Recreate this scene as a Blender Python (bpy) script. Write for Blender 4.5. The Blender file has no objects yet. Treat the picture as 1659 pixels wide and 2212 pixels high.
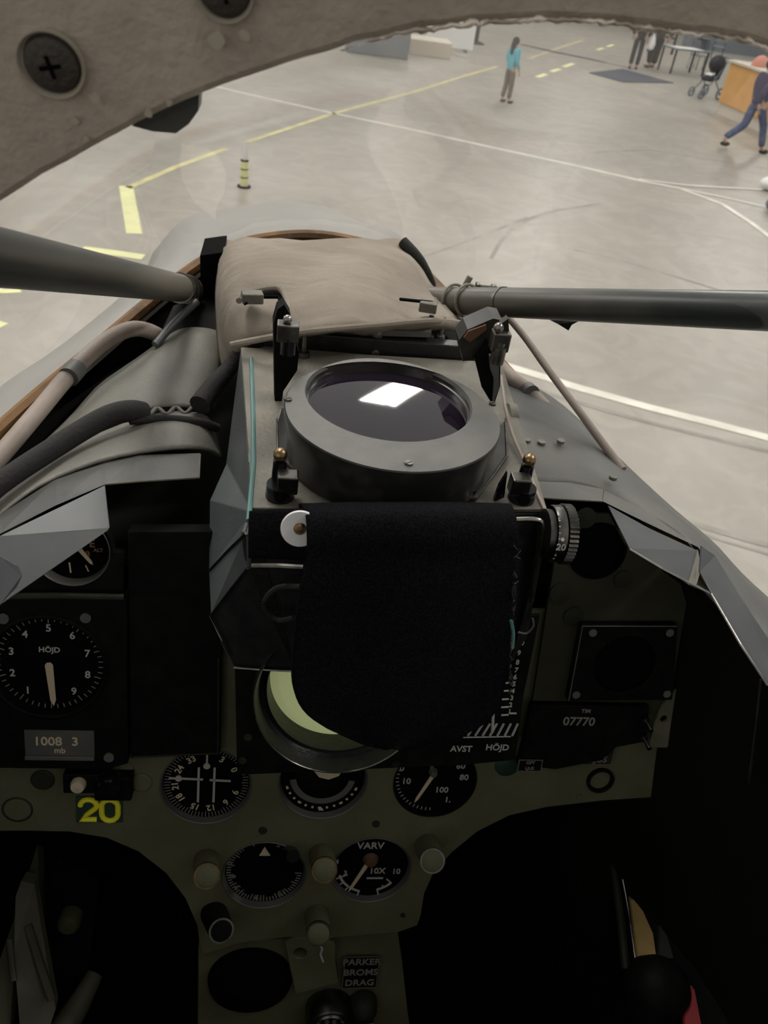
import bpy, bmesh, math, random
from mathutils import Vector, Matrix, noise
random.seed(7)
V = Vector
S = bpy.context.scene
COL = S.collection

# ------------------------------------------------------------------ camera
W, H, F = 1659, 2212, 1770.0
_r, _p = math.radians(9), math.radians(36)
cz = V((math.sin(_r)*math.cos(_p), math.cos(_r)*math.cos(_p), math.sin(_p)))
cx = V((.991, -.039, -.129)); cx = (cx - cz*cx.dot(cz)).normalized()
cy = cz.cross(cx)
ROT = Matrix((cx, cy, cz))
EYE = V((0, 0, 3.2))
cam_d = bpy.data.cameras.new('camera'); cam = bpy.data.objects.new('camera', cam_d); COL.objects.link(cam)
cam.matrix_world = Matrix.Translation(EYE) @ ROT.to_4x4()
cam_d.sensor_fit = 'VERTICAL'; cam_d.sensor_height = 36; cam_d.lens = 36*F/H
cam_d.clip_start = .01; cam_d.clip_end = 300
cam_d.dof.use_dof = True; cam_d.dof.focus_distance = .54; cam_d.dof.aperture_fstop = 17
S.camera = cam
S.view_settings.view_transform = 'Standard'; S.view_settings.look = 'None'
S.view_settings.gamma = 1; S.view_settings.exposure = 0; S.view_settings.use_curve_mapping = False

# ------------------------------------------------------------------ light of the hangar
AMB = .35
wd = bpy.data.worlds.new('hangar_air'); S.world = wd; wd.use_nodes = True
bg = wd.node_tree.nodes['Background']; bg.inputs[0].default_value = (1.0, .97, .92, 1); bg.inputs[1].default_value = AMB
LAMP = 31.0      # radiance of the ceiling lamps' diffusers
LTURN = -.38
LAMPS = [(2.35+a*math.cos(LTURN)-c*math.sin(LTURN), 13.6+a*math.sin(LTURN)+c*math.cos(LTURN)) for c in (-35, -10, 0, 13, 26) for a in (-16, -8, 0, 8)]  # rearmost row is added behind the viewer to brighten the arch

# ------------------------------------------------------------------ measuring helpers
def ray(px, py): return ROT @ V(((px-W/2)/F, (H/2-py)/F, -1))
def PZ(px, py, z=0): d = ray(px, py); return EYE + d*((z-EYE.z)/d.z)
def PY(px, py, y): d = ray(px, py); return EYE + d*(y/d.y)
def PD(px, py, t): return EYE + ray(px, py)*t
PN = V((0, -.9542, .2992)); PU = V((0, .2992, .9542)); PO = V((.09, .3486, 2.5886))
def PP(px, py, off=0):
    d = ray(px, py); o = PO + PN*off
    return EYE + d*((o-EYE).dot(PN)/d.dot(PN))
def scale_at(p): return -(ROT.transposed() @ (p-EYE)).z/F       # metres per pixel at a point
PROT = Matrix((V((1, 0, 0)), PU, PN)).transposed()             # panel axes: x right, y up, z to the pilot

# ------------------------------------------------------------------ materials
def mat(name, col, rough=.6, metal=0, noise_amt=0, scale=40, col2=None, bump=0, bscale=200, spec=.5, coat=0, lo=.4, hi=.65, emit=None):
    m = bpy.data.materials.new(name); m.use_nodes = True
    nt = m.node_tree; b = nt.nodes['Principled BSDF']
    b.inputs['Base Color'].default_value = (*col, 1); b.inputs['Roughness'].default_value = rough
    b.inputs['Metallic'].default_value = metal; b.inputs['Specular IOR Level'].default_value = spec
    b.inputs['Coat Weight'].default_value = coat
    tc = nt.nodes.new('ShaderNodeTexCoord')
    if col2 is not None:
        n = nt.nodes.new('ShaderNodeTexNoise'); n.inputs['Scale'].default_value = scale; n.inputs['Detail'].default_value = 6
        nt.links.new(tc.outputs['Object'], n.inputs['Vector'])
        r = nt.nodes.new('ShaderNodeValToRGB')
        r.color_ramp.elements[0].position = lo; r.color_ramp.elements[0].color = (*col, 1)
        r.color_ramp.elements[1].position = hi; r.color_ramp.elements[1].color = (*col2, 1)
        nt.links.new(n.outputs['Fac'], r.inputs[0]); nt.links.new(r.outputs[0], b.inputs['Base Color'])
    if bump:
        n2 = nt.nodes.new('ShaderNodeTexNoise'); n2.inputs['Scale'].default_value = bscale; n2.inputs['Detail'].default_value = 4
        nt.links.new(tc.outputs['Object'], n2.inputs['Vector'])
        bp = nt.nodes.new('ShaderNodeBump'); bp.inputs['Strength'].default_value = bump; bp.inputs['Distance'].default_value = .002
        nt.links.new(n2.outputs['Fac'], bp.inputs['Height']); nt.links.new(bp.outputs[0], b.inputs['Normal'])
    if emit:
        b.inputs['Emission Color'].default_value = (*col, 1); b.inputs['Emission Strength'].default_value = emit
    return m
M = dict(
 olive=mat('olive_panel_paint', (.105, .108, .060), .55, spec=.3, col2=(.135, .137, .08), scale=18, bump=.25, bscale=900),
 olive_l=mat('light_olive_paint', (.11, .108, .07), .5, col2=(.15, .145, .10), scale=30),
 olive_d=mat('dark_olive_paint', (.018, .019, .012), .6, spec=.25, col2=(.03, .03, .02), scale=25),
 black=mat('black_paint', (.005, .005, .005), .55, col2=(.009, .009, .008), scale=60, spec=.06),
 black_m=mat('matt_black', (.003, .003, .003), .85, spec=.05),
 black_g=mat('glossy_black', (.006, .006, .008), .18),
 hudblk=mat('worn_black_housing', (.012, .012, .013), .38, col2=(.02, .02, .02), scale=70, bump=.2, bscale=300),
 hudgrey=mat('blue_grey_housing', (.075, .085, .088), .42, col2=(.10, .11, .112), scale=22, bump=.15, bscale=400),
 plate=mat('worn_grey_plate', (.13, .122, .10), .55, col2=(.21, .192, .155), scale=28, bump=.3, bscale=300),
 ring=mat('grey_black_ring', (.10, .10, .093), .5, col2=(.135, .133, .122), scale=35, bump=.12, bscale=500),
 ringside=mat('black_ring_side', (.018, .018, .016), .3, col2=(.05, .048, .04), scale=60, lo=.5, hi=.8),
 steel=mat('steel', (.42, .41, .38), .28, 1, col2=(.25, .24, .22), scale=90),
 steel_d=mat('dark_steel', (.10, .10, .095), .35, 1, col2=(.2, .19, .17), scale=90),
 chrome=mat('chrome', (.75, .74, .72), .12, 1),
 brass=mat('brass', (.35, .24, .12), .35, 1, col2=(.2, .14, .08), scale=200),
 tube=mat('worn_green_black_tube', (.018, .02, .018), .36, col2=(.035, .035, .03), scale=12, lo=.4, hi=.75, spec=.3),
 tube_r=mat('black_green_tube', (.022, .028, .026), .34, col2=(.07, .068, .058), scale=12, lo=.45, hi=.75),
 fabric=mat('khaki_canvas', (.31, .27, .225), .95, col2=(.39, .345, .29), scale=14, bump=.6, bscale=1600, spec=.1),
 fabric_b=mat('black_fabric', (.004, .004, .005), .97, col2=(.011, .011, .0135), scale=900, bump=.5, bscale=1800, spec=.05),
 fabric_d=mat('dark_rubber', (.012, .011, .010), .8, bump=.5, bscale=300),
 shield=mat('grey_glareshield', (.13, .13, .115), .5, col2=(.20, .19, .16), scale=12, bump=.25, bscale=350),
 olive_r=mat('shade_darkened_olive_paint', (.034, .034, .021), .6, spec=.12, col2=(.045, .045, .03), scale=25),  # olive darkened in colour to stand in for shade on the right
 shield2=mat('dark_grey_shield', (.075, .078, .075), .45, col2=(.12, .118, .108), scale=14, bump=.08, bscale=350),
 flap=mat('bare_grey_flap', (.085, .092, .097), .42, .1, col2=(.12, .125, .125), scale=16),
 seal=mat('orange_sealant', (.22, .10, .02), .6, col2=(.10, .05, .015), scale=25, bump=.5, bscale=150),
 hose=mat('pinkish_beige_hose', (.33, .27, .235), .6, col2=(.24, .20, .165), scale=20, bump=.2),
 arch=mat('taupe_canopy_frame', (.48, .415, .345), .8, col2=(.55, .48, .40), scale=55, bump=.5, bscale=260),
 archedge=mat('chipped_cream_sealant_glints', (.50, .42, .34), .3, .4, col2=(1, .9, .78), scale=110, lo=.45, hi=.55, bump=1, bscale=180),  # chipped sealant; its pale spots also paint the glints
 chip=mat('chipped_bare_metal', (.42, .38, .30), .6),
 screw=mat('dark_screw', (.07, .06, .052), .6, .3, bump=.5, bscale=400),
 cream=mat('cream_lume', (.62, .52, .36), .6),
 white=mat('dial_white', (.45, .45, .42), .6),
 whiteb=mat('bright_white', (.75, .75, .75), .5),
 dim=mat('dim_dial_white', (.22, .21, .18), .6),
 yellow=mat('yellow_paint', (1, .95, .04), .5),
 green_d=mat('dark_green_plate', (.02, .045, .03), .5),
 scope=mat('yellow_green_screen', (.60, .66, .32), .45, emit=.28),
 amber=mat('amber_dial', (.30, .17, .06), .6),
 brown=mat('brown_dial', (.12, .06, .03), .6),
 ochre=mat('ochre_strip', (.50, .34, .12), .6, col2=(.42, .28, .10), scale=60),
 red=mat('dark_red', (.25, .015, .02), .6),
 teal=mat('teal_edge', (.10, .22, .21), .35),
 skin=mat('nose_skin_grey', (.31, .295, .27), .5, col2=(.35, .335, .31), scale=5),
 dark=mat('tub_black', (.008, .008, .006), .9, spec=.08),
)
def glass_mat(name, tint=(1, 1, 1), spec=.07, haze=0):
    m = bpy.data.materials.new(name); m.use_nodes = True; nt = m.node_tree
    nt.nodes.remove(nt.nodes['Principled BSDF']); out = nt.nodes['Material Output']
    t = nt.nodes.new('ShaderNodeBsdfTransparent'); t.inputs[0].default_value = (*tint, 1)
    g = nt.nodes.new('ShaderNodeBsdfGlossy'); g.inputs['Roughness'].default_value = .04
    lw = nt.nodes.new('ShaderNodeLayerWeight'); lw.inputs[0].default_value = .5
    pw = nt.nodes.new('ShaderNodeMath'); pw.operation = 'POWER'; pw.inputs[1].default_value = 5; nt.links.new(lw.outputs['Facing'], pw.inputs[0])
    f = nt.nodes.new('ShaderNodeMath'); f.operation = 'MULTIPLY_ADD'; f.inputs[1].default_value = .5; f.inputs[2].default_value = .03; nt.links.new(pw.outputs[0], f.inputs[0])
    mx = nt.nodes.new('ShaderNodeMixShader')
    nt.links.new(f.outputs[0], mx.inputs[0]); nt.links.new(t.outputs[0], mx.inputs[1]); nt.links.new(g.outputs[0], mx.inputs[2])
    last = mx
    if haze:
        d = nt.nodes.new('ShaderNodeBsdfDiffuse'); d.inputs[0].default_value = (.8, .8, .78, 1)
        n = nt.nodes.new('ShaderNodeTexNoise'); n.inputs['Scale'].default_value = 7; n.inputs['Detail'].default_value = 5
        tc = nt.nodes.new('ShaderNodeTexCoord'); nt.links.new(tc.outputs['Object'], n.inputs['Vector'])
        mp = nt.nodes.new('ShaderNodeMapRange'); mp.inputs['From Min'].default_value = .42; mp.inputs['From Max'].default_value = .75
        mp.inputs['To Min'].default_value = haze*.3; mp.inputs['To Max'].default_value = haze
        nt.links.new(n.outputs['Fac'], mp.inputs['Value'])
        m2 = nt.nodes.new('ShaderNodeMixShader'); nt.links.new(mp.outputs[0], m2.inputs[0])
        nt.links.new(mx.outputs[0], m2.inputs[1]); nt.links.new(d.outputs[0], m2.inputs[2]); last = m2
    nt.links.new(last.outputs[0], out.inputs['Surface'])
    return m
M['glass'] = glass_mat('windscreen_glass', (.97, .98, .98), haze=.14)
M['cover'] = glass_mat('dial_cover_glass')

def wrinkle(m, sc, strength):
    nt = m.node_tree; b = nt.nodes['Principled BSDF']
    tc = nt.nodes.new('ShaderNodeTexCoord'); mp = nt.nodes.new('ShaderNodeMapping'); mp.inputs['Scale'].default_value = sc
    n = nt.nodes.new('ShaderNodeTexNoise'); n.inputs['Scale'].default_value = 1; n.inputs['Detail'].default_value = 3; n.inputs['Distortion'].default_value = 1.2
    bp = nt.nodes.new('ShaderNodeBump'); bp.inputs['Strength'].default_value = strength; bp.inputs['Distance'].default_value = .012
    nt.links.new(tc.outputs['Object'], mp.inputs[0]); nt.links.new(mp.outputs[0], n.inputs['Vector']); nt.links.new(n.outputs['Fac'], bp.inputs['Height'])
    old = b.inputs['Normal'].links[0].from_node if b.inputs['Normal'].links else None
    if old: nt.links.new(bp.outputs[0], old.inputs['Normal'])
    else: nt.links.new(bp.outputs[0], b.inputs['Normal'])
wrinkle(M['fabric'], (4, 15, 14), .8)
def dusty(m, x0, x1, dust):        # dust lies on the end nearest the canvas and thins out along the tube
    nt = m.node_tree; b = nt.nodes['Principled BSDF']; src = b.inputs['Base Color'].links[0].from_socket
    tc = nt.nodes.new('ShaderNodeTexCoord'); sx = nt.nodes.new('ShaderNodeSeparateXYZ'); nt.links.new(tc.outputs['Object'], sx.inputs[0])
    mr = nt.nodes.new('ShaderNodeMapRange'); mr.inputs['From Min'].default_value = x0; mr.inputs['From Max'].default_value = x1
    mr.inputs['To Min'].default_value = .85; mr.inputs['To Max'].default_value = 0; nt.links.new(sx.outputs[0], mr.inputs['Value'])
    mx = nt.nodes.new('ShaderNodeMix'); mx.data_type = 'RGBA'; mx.inputs[7].default_value = (*dust, 1)
    nt.links.new(mr.outputs[0], mx.inputs[0]); nt.links.new(src, mx.inputs[6]); nt.links.new(mx.outputs[2], b.inputs['Base Color'])
dusty(M['tube_r'], .15, .25, (.12, .11, .09))
dusty(M['tube'], -.088, -.096, (.16, .145, .12))
wrinkle(M['shield'], (6, 9, 9), .35)
# ------------------------------------------------------------------ mesh helpers
def link(name, me, m=None, parent=None, smooth=False):
    o = bpy.data.objects.new(name, me); COL.objects.link(o)
    if m is not None:
        for k in (m if isinstance(m, (list, tuple)) else [m]):
            me.materials.append(M[k] if isinstance(k, str) else k)
    if parent: o.parent = parent
    if smooth:
        for p in me.polygons: p.use_smooth = True
    return o
def tag(o, label, cat, group=None, kind=None):
    o['label'] = label; o['category'] = cat
    if group: o['group'] = group
    if kind: o['kind'] = kind
    return o
def struct(o): o['kind'] = 'structure'; return o
def thing(name, label, cat, loc=(0, 0, 0), rot=None, group=None):
    o = bpy.data.objects.new(name, None); COL.objects.link(o)
    o.matrix_world = Matrix.Translation(V(loc)) @ (rot.to_4x4() if rot else Matrix())
    o.empty_display_size = .01
    return tag(o, label, cat, group)
def inworld(o, parent):            # mesh given in world coordinates under a placed thing
    o.matrix_parent_inverse = parent.matrix_world.inverted(); return o
class MB:
    def __init__(s): s.bm = bmesh.new()
    def box(s, c, size, rot=None, bev=0):
        g = bmesh.ops.create_cube(s.bm, size=1)
        mt = Matrix.Translation(V(c)) @ (rot.to_4x4() if rot else Matrix()) @ Matrix.Diagonal((*size, 1))
        bmesh.ops.transform(s.bm, matrix=mt, verts=g['verts'])
        if bev:
            ed = list({e for v in g['verts'] for e in v.link_edges})
            bmesh.ops.bevel(s.bm, geom=ed, offset=bev, segments=2, affect='EDGES', profile=.5)
        return s
    def cyl(s, a, b, r1, r2=None, n=24, caps=True):
        a = V(a); b = V(b); d = b-a; r2 = r1 if r2 is None else r2
        g = bmesh.ops.create_cone(s.bm, cap_ends=caps, segments=n, radius1=r1, radius2=r2, depth=d.length)
        q = d.to_track_quat('Z', 'Y').to_matrix().to_4x4()
        bmesh.ops.transform(s.bm, matrix=Matrix.Translation((a+b)/2) @ q, verts=g['verts']); return s
    def sph(s, c, r, n=16, sc=(1, 1, 1)):
        g = bmesh.ops.create_uvsphere(s.bm, u_segments=n, v_segments=max(6, n//2+2), radius=1)
        bmesh.ops.transform(s.bm, matrix=Matrix.Translation(V(c)) @ Matrix.Diagonal((r*sc[0], r*sc[1], r*sc[2], 1)), verts=g['verts']); return s
    def lathe(s, prof, c=(0, 0, 0), n=48, rot=None, ex=0, sq=1.0):       # prof [(r,z)...] about local z
        rings = []
        mt = Matrix.Translation(V(c)) @ (rot.to_4x4() if rot else Matrix())
        for r, z in prof:
            rings.append([s.bm.verts.new(mt @ V((r*math.cos(2*math.pi*i/n), sq*r*math.sin(2*math.pi*i/n), z))) for i in range(n)])
        for A, B in zip(rings, rings[1:]):
            for i in range(n): s.bm.faces.new((A[i], A[(i+1) % n], B[(i+1) % n], B[i]))
        return s
    def poly(s, pts, off):            # flat outline swept by an offset vector
        pts = [V(p) for p in pts]; off = V(off)
        a = [s.bm.verts.new(p) for p in pts]; b = [s.bm.verts.new(p+off) for p in pts]; n = len(a)
        s.bm.faces.new(a); s.bm.faces.new(b[::-1])
        for i in range(n): s.bm.faces.new((a[i], b[i], b[(i+1) % n], a[(i+1) % n]))
        return s
    def tube(s, pts, r, n=12, caps=True):
        pts = [V(p) for p in pts]; rr = r if isinstance(r, (list, tuple)) else [r]*len(pts)
        rings = []; up = V((0, 0, 1))
        for i, p in enumerate(pts):
            t = (pts[min(i+1, len(pts)-1)]-pts[max(i-1, 0)]).normalized()
            a = t.cross(up)
            if a.length < 1e-3: a = t.cross(V((0, 1, 0)))
            a.normalize(); b = t.cross(a)
            rings.append([s.bm.verts.new(p + (a*math.cos(2*math.pi*k/n)+b*math.sin(2*math.pi*k/n))*rr[i]) for k in range(n)])
        for A, B in zip(rings, rings[1:]):
            for i in range(n): s.bm.faces.new((A[i], B[i], B[(i+1) % n], A[(i+1) % n]))
        if caps: s.bm.faces.new(rings[0]); s.bm.faces.new(rings[-1][::-1])
        return s
    def build(s, name, m, parent=None, smooth=False, world=False):
        bmesh.ops.recalc_face_normals(s.bm, faces=s.bm.faces)
        me = bpy.data.meshes.new(name); s.bm.to_mesh(me); s.bm.free()
        o = link(name, me, m, parent)
        if smooth:
            me.set_sharp_from_angle(angle=math.radians(38)) if hasattr(me, 'set_sharp_from_angle') else None
            for p in me.polygons: p.use_smooth = True
        if world and parent: inworld(o, parent)
        return o
def bake(o):                       # modifiers and curves become plain meshes
    dg = bpy.context.evaluated_depsgraph_get(); dg.update()
    me = bpy.data.meshes.new_from_object(o.evaluated_get(dg)); return me
def smooth_path(pts, k=6):
    pts = [V(p) for p in pts]; out = []
    for i in range(len(pts)-1):
        p0 = pts[max(i-1, 0)]; p1 = pts[i]; p2 = pts[i+1]; p3 = pts[min(i+2, len(pts)-1)]
        for j in range(k):
            t = j/k
            out.append(.5*((2*p1)+(p2-p0)*t+(2*p0-5*p1+4*p2-p3)*t*t+(3*p1-p0-3*p2+p3)*t**3))
    out.append(pts[-1]); return out
def sheet(name, rows, m, parent=None, thick=.002, sub=2, world=False, wob=0, wscale=20):
    """a smooth sheet through a grid of points, given thickness"""
    rows = [smooth_path(r, 4) for r in rows]
    colsn = len(rows[0]); cols = [smooth_path([r[i] for r in rows], 4) for i in range(colsn)]
    bm = bmesh.new(); g = []
    for c in cols:
        g.append([bm.verts.new(p + V((0, 0, 1))*wob*noise.noise(p*wscale) if wob else p) for p in c])
    for A, B in zip(g, g[1:]):
        for i in range(len(A)-1): bm.faces.new((A[i], A[i+1], B[i+1], B[i]))
    bmesh.ops.recalc_face_normals(bm, faces=bm.faces)
    me = bpy.data.meshes.new(name); bm.to_mesh(me); bm.free()
    o = link(name, me, m, parent, smooth=True)
    if thick:
        md = o.modifiers.new('thickness', 'SOLIDIFY'); md.thickness = thick; md.offset = 0
        me2 = bake(o); o.modifiers.clear(); o.data = me2
    if world and parent: inworld(o, parent)
    return o
def plate2d(name, outline, holes, thick, m, parent, bev=0):
    """flat plate in its parent's local xy with round holes (x,y,r)"""
    cu = bpy.data.curves.new(name, 'CURVE'); cu.dimensions = '2D'; cu.fill_mode = 'BOTH'; cu.extrude = thick/2
    cu.bevel_depth = bev
    def sp(pts):
        s = cu.splines.new('POLY'); s.points.add(len(pts)-1); s.use_cyclic_u = True
        for q, (x, y) in zip(s.points, pts): q.co = (x, y, 0, 1)
    sp(outline)
    for x, y, r in holes: sp([(x+r*math.cos(2*math.pi*i/56), y-r*math.sin(2*math.pi*i/56)) for i in range(56)])
    o = bpy.data.objects.new(name, cu); COL.objects.link(o); me = bake(o); bpy.data.objects.remove(o)
    me.transform(Matrix.Translation((0, 0, -thick/2)))
    return link(name, me, m, parent)
def text_mesh(items, depth=.0002):
    """items: (string, x, y, size, angle[, z]) -> one mesh in local xy"""
    bm = bmesh.new()
    for it in items:
        s, x, y, sz, an = it[:5]; z = it[5] if len(it) > 5 else 0
        cu = bpy.data.curves.new('t', 'FONT'); cu.body = s; cu.size = sz; cu.align_x = 'CENTER'; cu.align_y = 'CENTER'
        cu.extrude = depth; cu.resolution_u = 3
        cu.offset = sz*.02
        o = bpy.data.objects.new('t', cu); COL.objects.link(o); me = bake(o); bpy.data.objects.remove(o)
        me.transform(Matrix.Translation((x, y, z)) @ Matrix.Rotation(an, 4, 'Z')); bm.from_mesh(me); bpy.data.meshes.remove(me)
    return bm
def text(name, items, m, parent, extra=None):
    b = MB(); b.bm.free(); b.bm = text_mesh(items)
    if extra: extra(b)
    me = bpy.data.meshes.new(name); b.bm.to_mesh(me); b.bm.free()
    return link(name, me, m, parent)
def tickmarks(b, n, r0, r1, w, z=0, a0=0, a1=360, long_every=0, rl=None, x=0, y=0):
    for i in range(n):
        a = math.radians(a0+(a1-a0)*i/n); rr = rl if long_every and i % long_every == 0 else r0
        c = V((x+math.sin(a)*(rr+r1)/2, y+math.cos(a)*(rr+r1)/2, z))
        b.box(c, (w, abs(r1-rr), .0003), Matrix.Rotation(-a, 3, 'Z'))

# ================================================================== THE HANGAR
def lines_material():
    m = bpy.data.materials.new('polished_concrete'); m.use_nodes = True; nt = m.node_tree; b = nt.nodes['Principled BSDF']
    tc = nt.nodes.new('ShaderNodeTexCoord')
    def noi(sc, det=6, dist=0):
        n = nt.nodes.new('ShaderNodeTexNoise'); n.inputs['Scale'].default_value = sc; n.inputs['Detail'].default_value = det
        n.inputs['Distortion'].default_value = dist
        nt.links.new(tc.outputs['Object'], n.inputs['Vector']); return n
    r = nt.nodes.new('ShaderNodeValToRGB'); r.color_ramp.elements[0].position = .3; r.color_ramp.elements[1].position = .72
    r.color_ramp.elements[0].color = (.31, .287, .248, 1); r.color_ramp.elements[1].color = (.37, .345, .30, 1)
    nt.links.new(noi(.55, 8, .6).outputs['Fac'], r.inputs[0])
    r2 = nt.nodes.new('ShaderNodeValToRGB'); r2.color_ramp.elements[0].position = .44; r2.color_ramp.elements[1].position = .6
    r2.color_ramp.elements[0].color = (.86, .85, .84, 1); r2.color_ramp.elements[1].color = (1, 1, 1, 1)
    nt.links.new(noi(1.7, 10, 2).outputs['Fac'], r2.inputs[0])
    mx = nt.nodes.new('ShaderNodeMix'); mx.data_type = 'RGBA'; mx.blend_type = 'MULTIPLY'; mx.inputs[0].default_value = .8
    nt.links.new(r.outputs[0], mx.inputs[6]); nt.links.new(r2.outputs[0], mx.inputs[7])
    nt.links.new(mx.outputs[2], b.inputs['Base Color'])
    mp = nt.nodes.new('ShaderNodeMapRange'); mp.inputs['To Min'].default_value = .30; mp.inputs['To Max'].default_value = .5
    nt.links.new(noi(1.1).outputs['Fac'], mp.inputs['Value']); nt.links.new(mp.outputs[0], b.inputs['Roughness'])
    return m
M['concrete'] = lines_material()
M['ylin'] = mat('yellow_floor_paint', (.66, .60, .30), .6, col2=(.50, .47, .28), scale=3)
M['ylin2'] = mat('bright_yellow_floor_paint', (.80, .80, .42), .6, col2=(.72, .72, .40), scale=6)
M['wlin'] = mat('white_floor_paint', (.78, .76, .68), .6, col2=(.60, .58, .51), scale=3)
M['tyre'] = mat('tyre_mark', (.24, .225, .20), .6, col2=(.36, .335, .295), scale=2.5)
M['mat'] = mat('dark_blue_mat', (.05, .055, .08), .8)
M['wallm'] = mat('pale_hangar_wall', (.50, .50, .47), .7, col2=(.45, .46, .44), scale=1)
fl = MB(); fl.box((5, 25, -.1), (90, 90, .2)); floor = struct(fl.build('floor', 'concrete'))
def strip(name, px, w, m, label=None, z=.004):
    pts = [PZ(*p) for p in px]; pts = [V((p.x, p.y, z)) for p in pts]
    ws = w if isinstance(w, list) else [w]*len(pts)
    bm = bmesh.new(); L = []
    for i, p in enumerate(pts):
        t = (pts[min(i+1, len(pts)-1)]-pts[max(i-1, 0)]).normalized(); n = V((-t.y, t.x, 0))*ws[i]/2
        L.append((bm.verts.new(p+n), bm.verts.new(p-n)))
    for A, B in zip(L, L[1:]): bm.faces.new((A[0], A[1], B[1], B[0]))
    bmesh.ops.recalc_face_normals(bm, faces=bm.faces)
    me = bpy.data.meshes.new(name); bm.to_mesh(me); bm.free(); o = link(name, me, m, floor)
    for p in me.polygons:
        if p.normal.z < 0: me.flip_normals(); break
    if label: o['label'] = label
    return o
strip('painted_line', [(534, 307), (640, 272), (718, 246), (900, 197), (1010, 162), (1075, 144)], .10, 'ylin', 'yellow painted floor line')
strip('painted_line', [(1140, 128), (1200, 106), (1262, 86)], .09, 'ylin', 'far end of the yellow floor line')
strip('painted_line', [(277, 406), (380, 361), (490, 321)], .10, 'ylin', 'yellow painted floor line near the nose')
strip('painted_line', [(272, 402), (290, 505)], .17, 'ylin2', 'broad bright yellow floor bar')
strip('painted_line', [(178, 538), (240, 546), (310, 556)], .15, 'ylin2', 'yellow floor bar below the left tube')
strip('painted_line', [(-30, 622), (8, 630), (45, 628)], .10, 'ylin2')
strip('painted_line', [(-40, 690), (10, 704)], .10, 'ylin2')
strip('painted_line', [(430, 178), (520, 200), (720, 245), (880, 278), (1060, 318), (1240, 357), (1390, 392)], .10, 'wlin', 'white floor line')
strip('painted_line', [(1390, 392), (1470, 408), (1560, 441), (1620, 480), (1700, 540)], .10, 'wlin', 'white floor line curving right', .006)
strip('painted_line', [(1390, 393), (1480, 410), (1560, 426), (1700, 458)], .08, 'wlin', 'middle branch of the white floor line', .008)
strip('painted_line', [(1380, 388), (1480, 401), (1560, 406), (1640, 410), (1720, 412)], .07, 'wlin', 'upper branch of the white floor line', .010)
strip('painted_line', [(1040, 772), (1100, 792), (1250, 838), (1400, 880), (1560, 920), (1720, 962)], .125, 'wlin', 'wide near white floor line')
for px, w in (([(1080, 815), (1250, 870), (1450, 925), (1720, 990)], .06), ([(1450, 1115), (1560, 1150), (1720, 1195)], .07),
              ([(1470, 1140), (1600, 1180), (1720, 1215)], .03), ([(1240, 540), (1400, 580), (1659, 660)], .05),
              ([(1060, 560), (1100, 500), (1180, 460), (1300, 440)], .05), ([(1280, 330), (1400, 325), (1470, 335), (1659, 365)], .06),
              ([(900, 560), (1000, 525), (1140, 470)], .05)):
    strip('tyre_mark', smooth_path([V((*p, 0)) for p in px], 4) and [(q.x, q.y) for q in smooth_path([V((*p, 0)) for p in px], 4)], w, 'tyre', 'dark tyre mark on the concrete', .003)
for i, (a, b) in enumerate([((1160, 167), (1180, 160)), ((1190, 155), (1210, 149)), ((1218, 145), (1238, 137)), ((1290, 108), (1303, 104)), ((1312, 101), (1325, 97))]):
    strip('hazard_tape_patch', [a, b], .16, 'ylin2')
strip('floor_channel', [(1125, 96), (1200, 113), (1270, 127), (1310, 136)], [.3, .42, .42, .25], 'mat', 'dark cable cover strip on the floor')
strip('floor_channel', [(1310, 136), (1370, 150)], .12, 'mat')
strip('floor_channel', [(930, 105), (975, 117), (1010, 127)], .3, 'tyre')
def fpoly(name, px, h, m):
    b = MB(); b.poly([PZ(*p) for p in px], (0, 0, h)); return b.build(name, m)
tag(fpoly('entrance_mat', [(1272, 158), (1345, 150), (1455, 180), (1345, 178)], .02, 'mat'), 'dark blue diamond-shaped mat lying flat on the hangar floor', 'mat')
wm = MB(); wm.box((5, 70, 5), (90, .3, 10)); struct(wm.build('wall_front', 'wallm'))
# ceiling lamps
M['diffuser'] = mat('lamp_diffuser', (1, .96, .90), .5, emit=LAMP)
lampg = None
for i, (x, y) in enumerate(LAMPS):
    t = thing('ceiling_light', 'long white hangar ceiling light hanging above the concrete floor', 'ceiling light', (x, y, 9), Matrix.Rotation(LTURN, 3, 'Z'), group='rows of hangar ceiling lights')
    if lampg is None:
        a = MB().box((0, 0, .08), (1.05, 4.5, .10)).build('housing', 'whiteb', t)
        b = MB().box((0, 0, .01), (.9, 4.4, .02)).build('diffuser', 'diffuser', t); lampg = (a, b)
    else:
        for q in lampg:
            c = q.copy(); COL.objects.link(c); c.parent = t

# ---- distant things
M['orange'] = mat('orange_counter_wood', (.62, .34, .12), .5, col2=(.56, .30, .10), scale=3)
M['palewood'] = mat('pale_wood', (.55, .50, .42), .5)
M['khaki'] = mat('khaki_cloth', (.16, .13, .10), .85)
M['turq'] = mat('turquoise_cloth', (.12, .42, .50), .85)
M['jeans'] = mat('blue_jeans', (.07, .09, .17), .85, col2=(.11, .13, .22), scale=9)
M['darkcl'] = mat('dark_cloth', (.022, .022, .028), .9)
M['purple'] = mat('dark_purple_cloth', (.05, .04, .09), .9)
M['hair'] = mat('dark_hair', (.035, .03, .045), .8)
M['face'] = mat('skin', (.48, .30, .22), .6)
M['shoe'] = mat('brown_shoe', (.06, .045, .035), .7)
M['greycl'] = mat('grey_frame', (.16, .18, .20), .6)
M['salmon'] = mat('salmon_cloth', (.60, .26, .19), .8)

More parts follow.
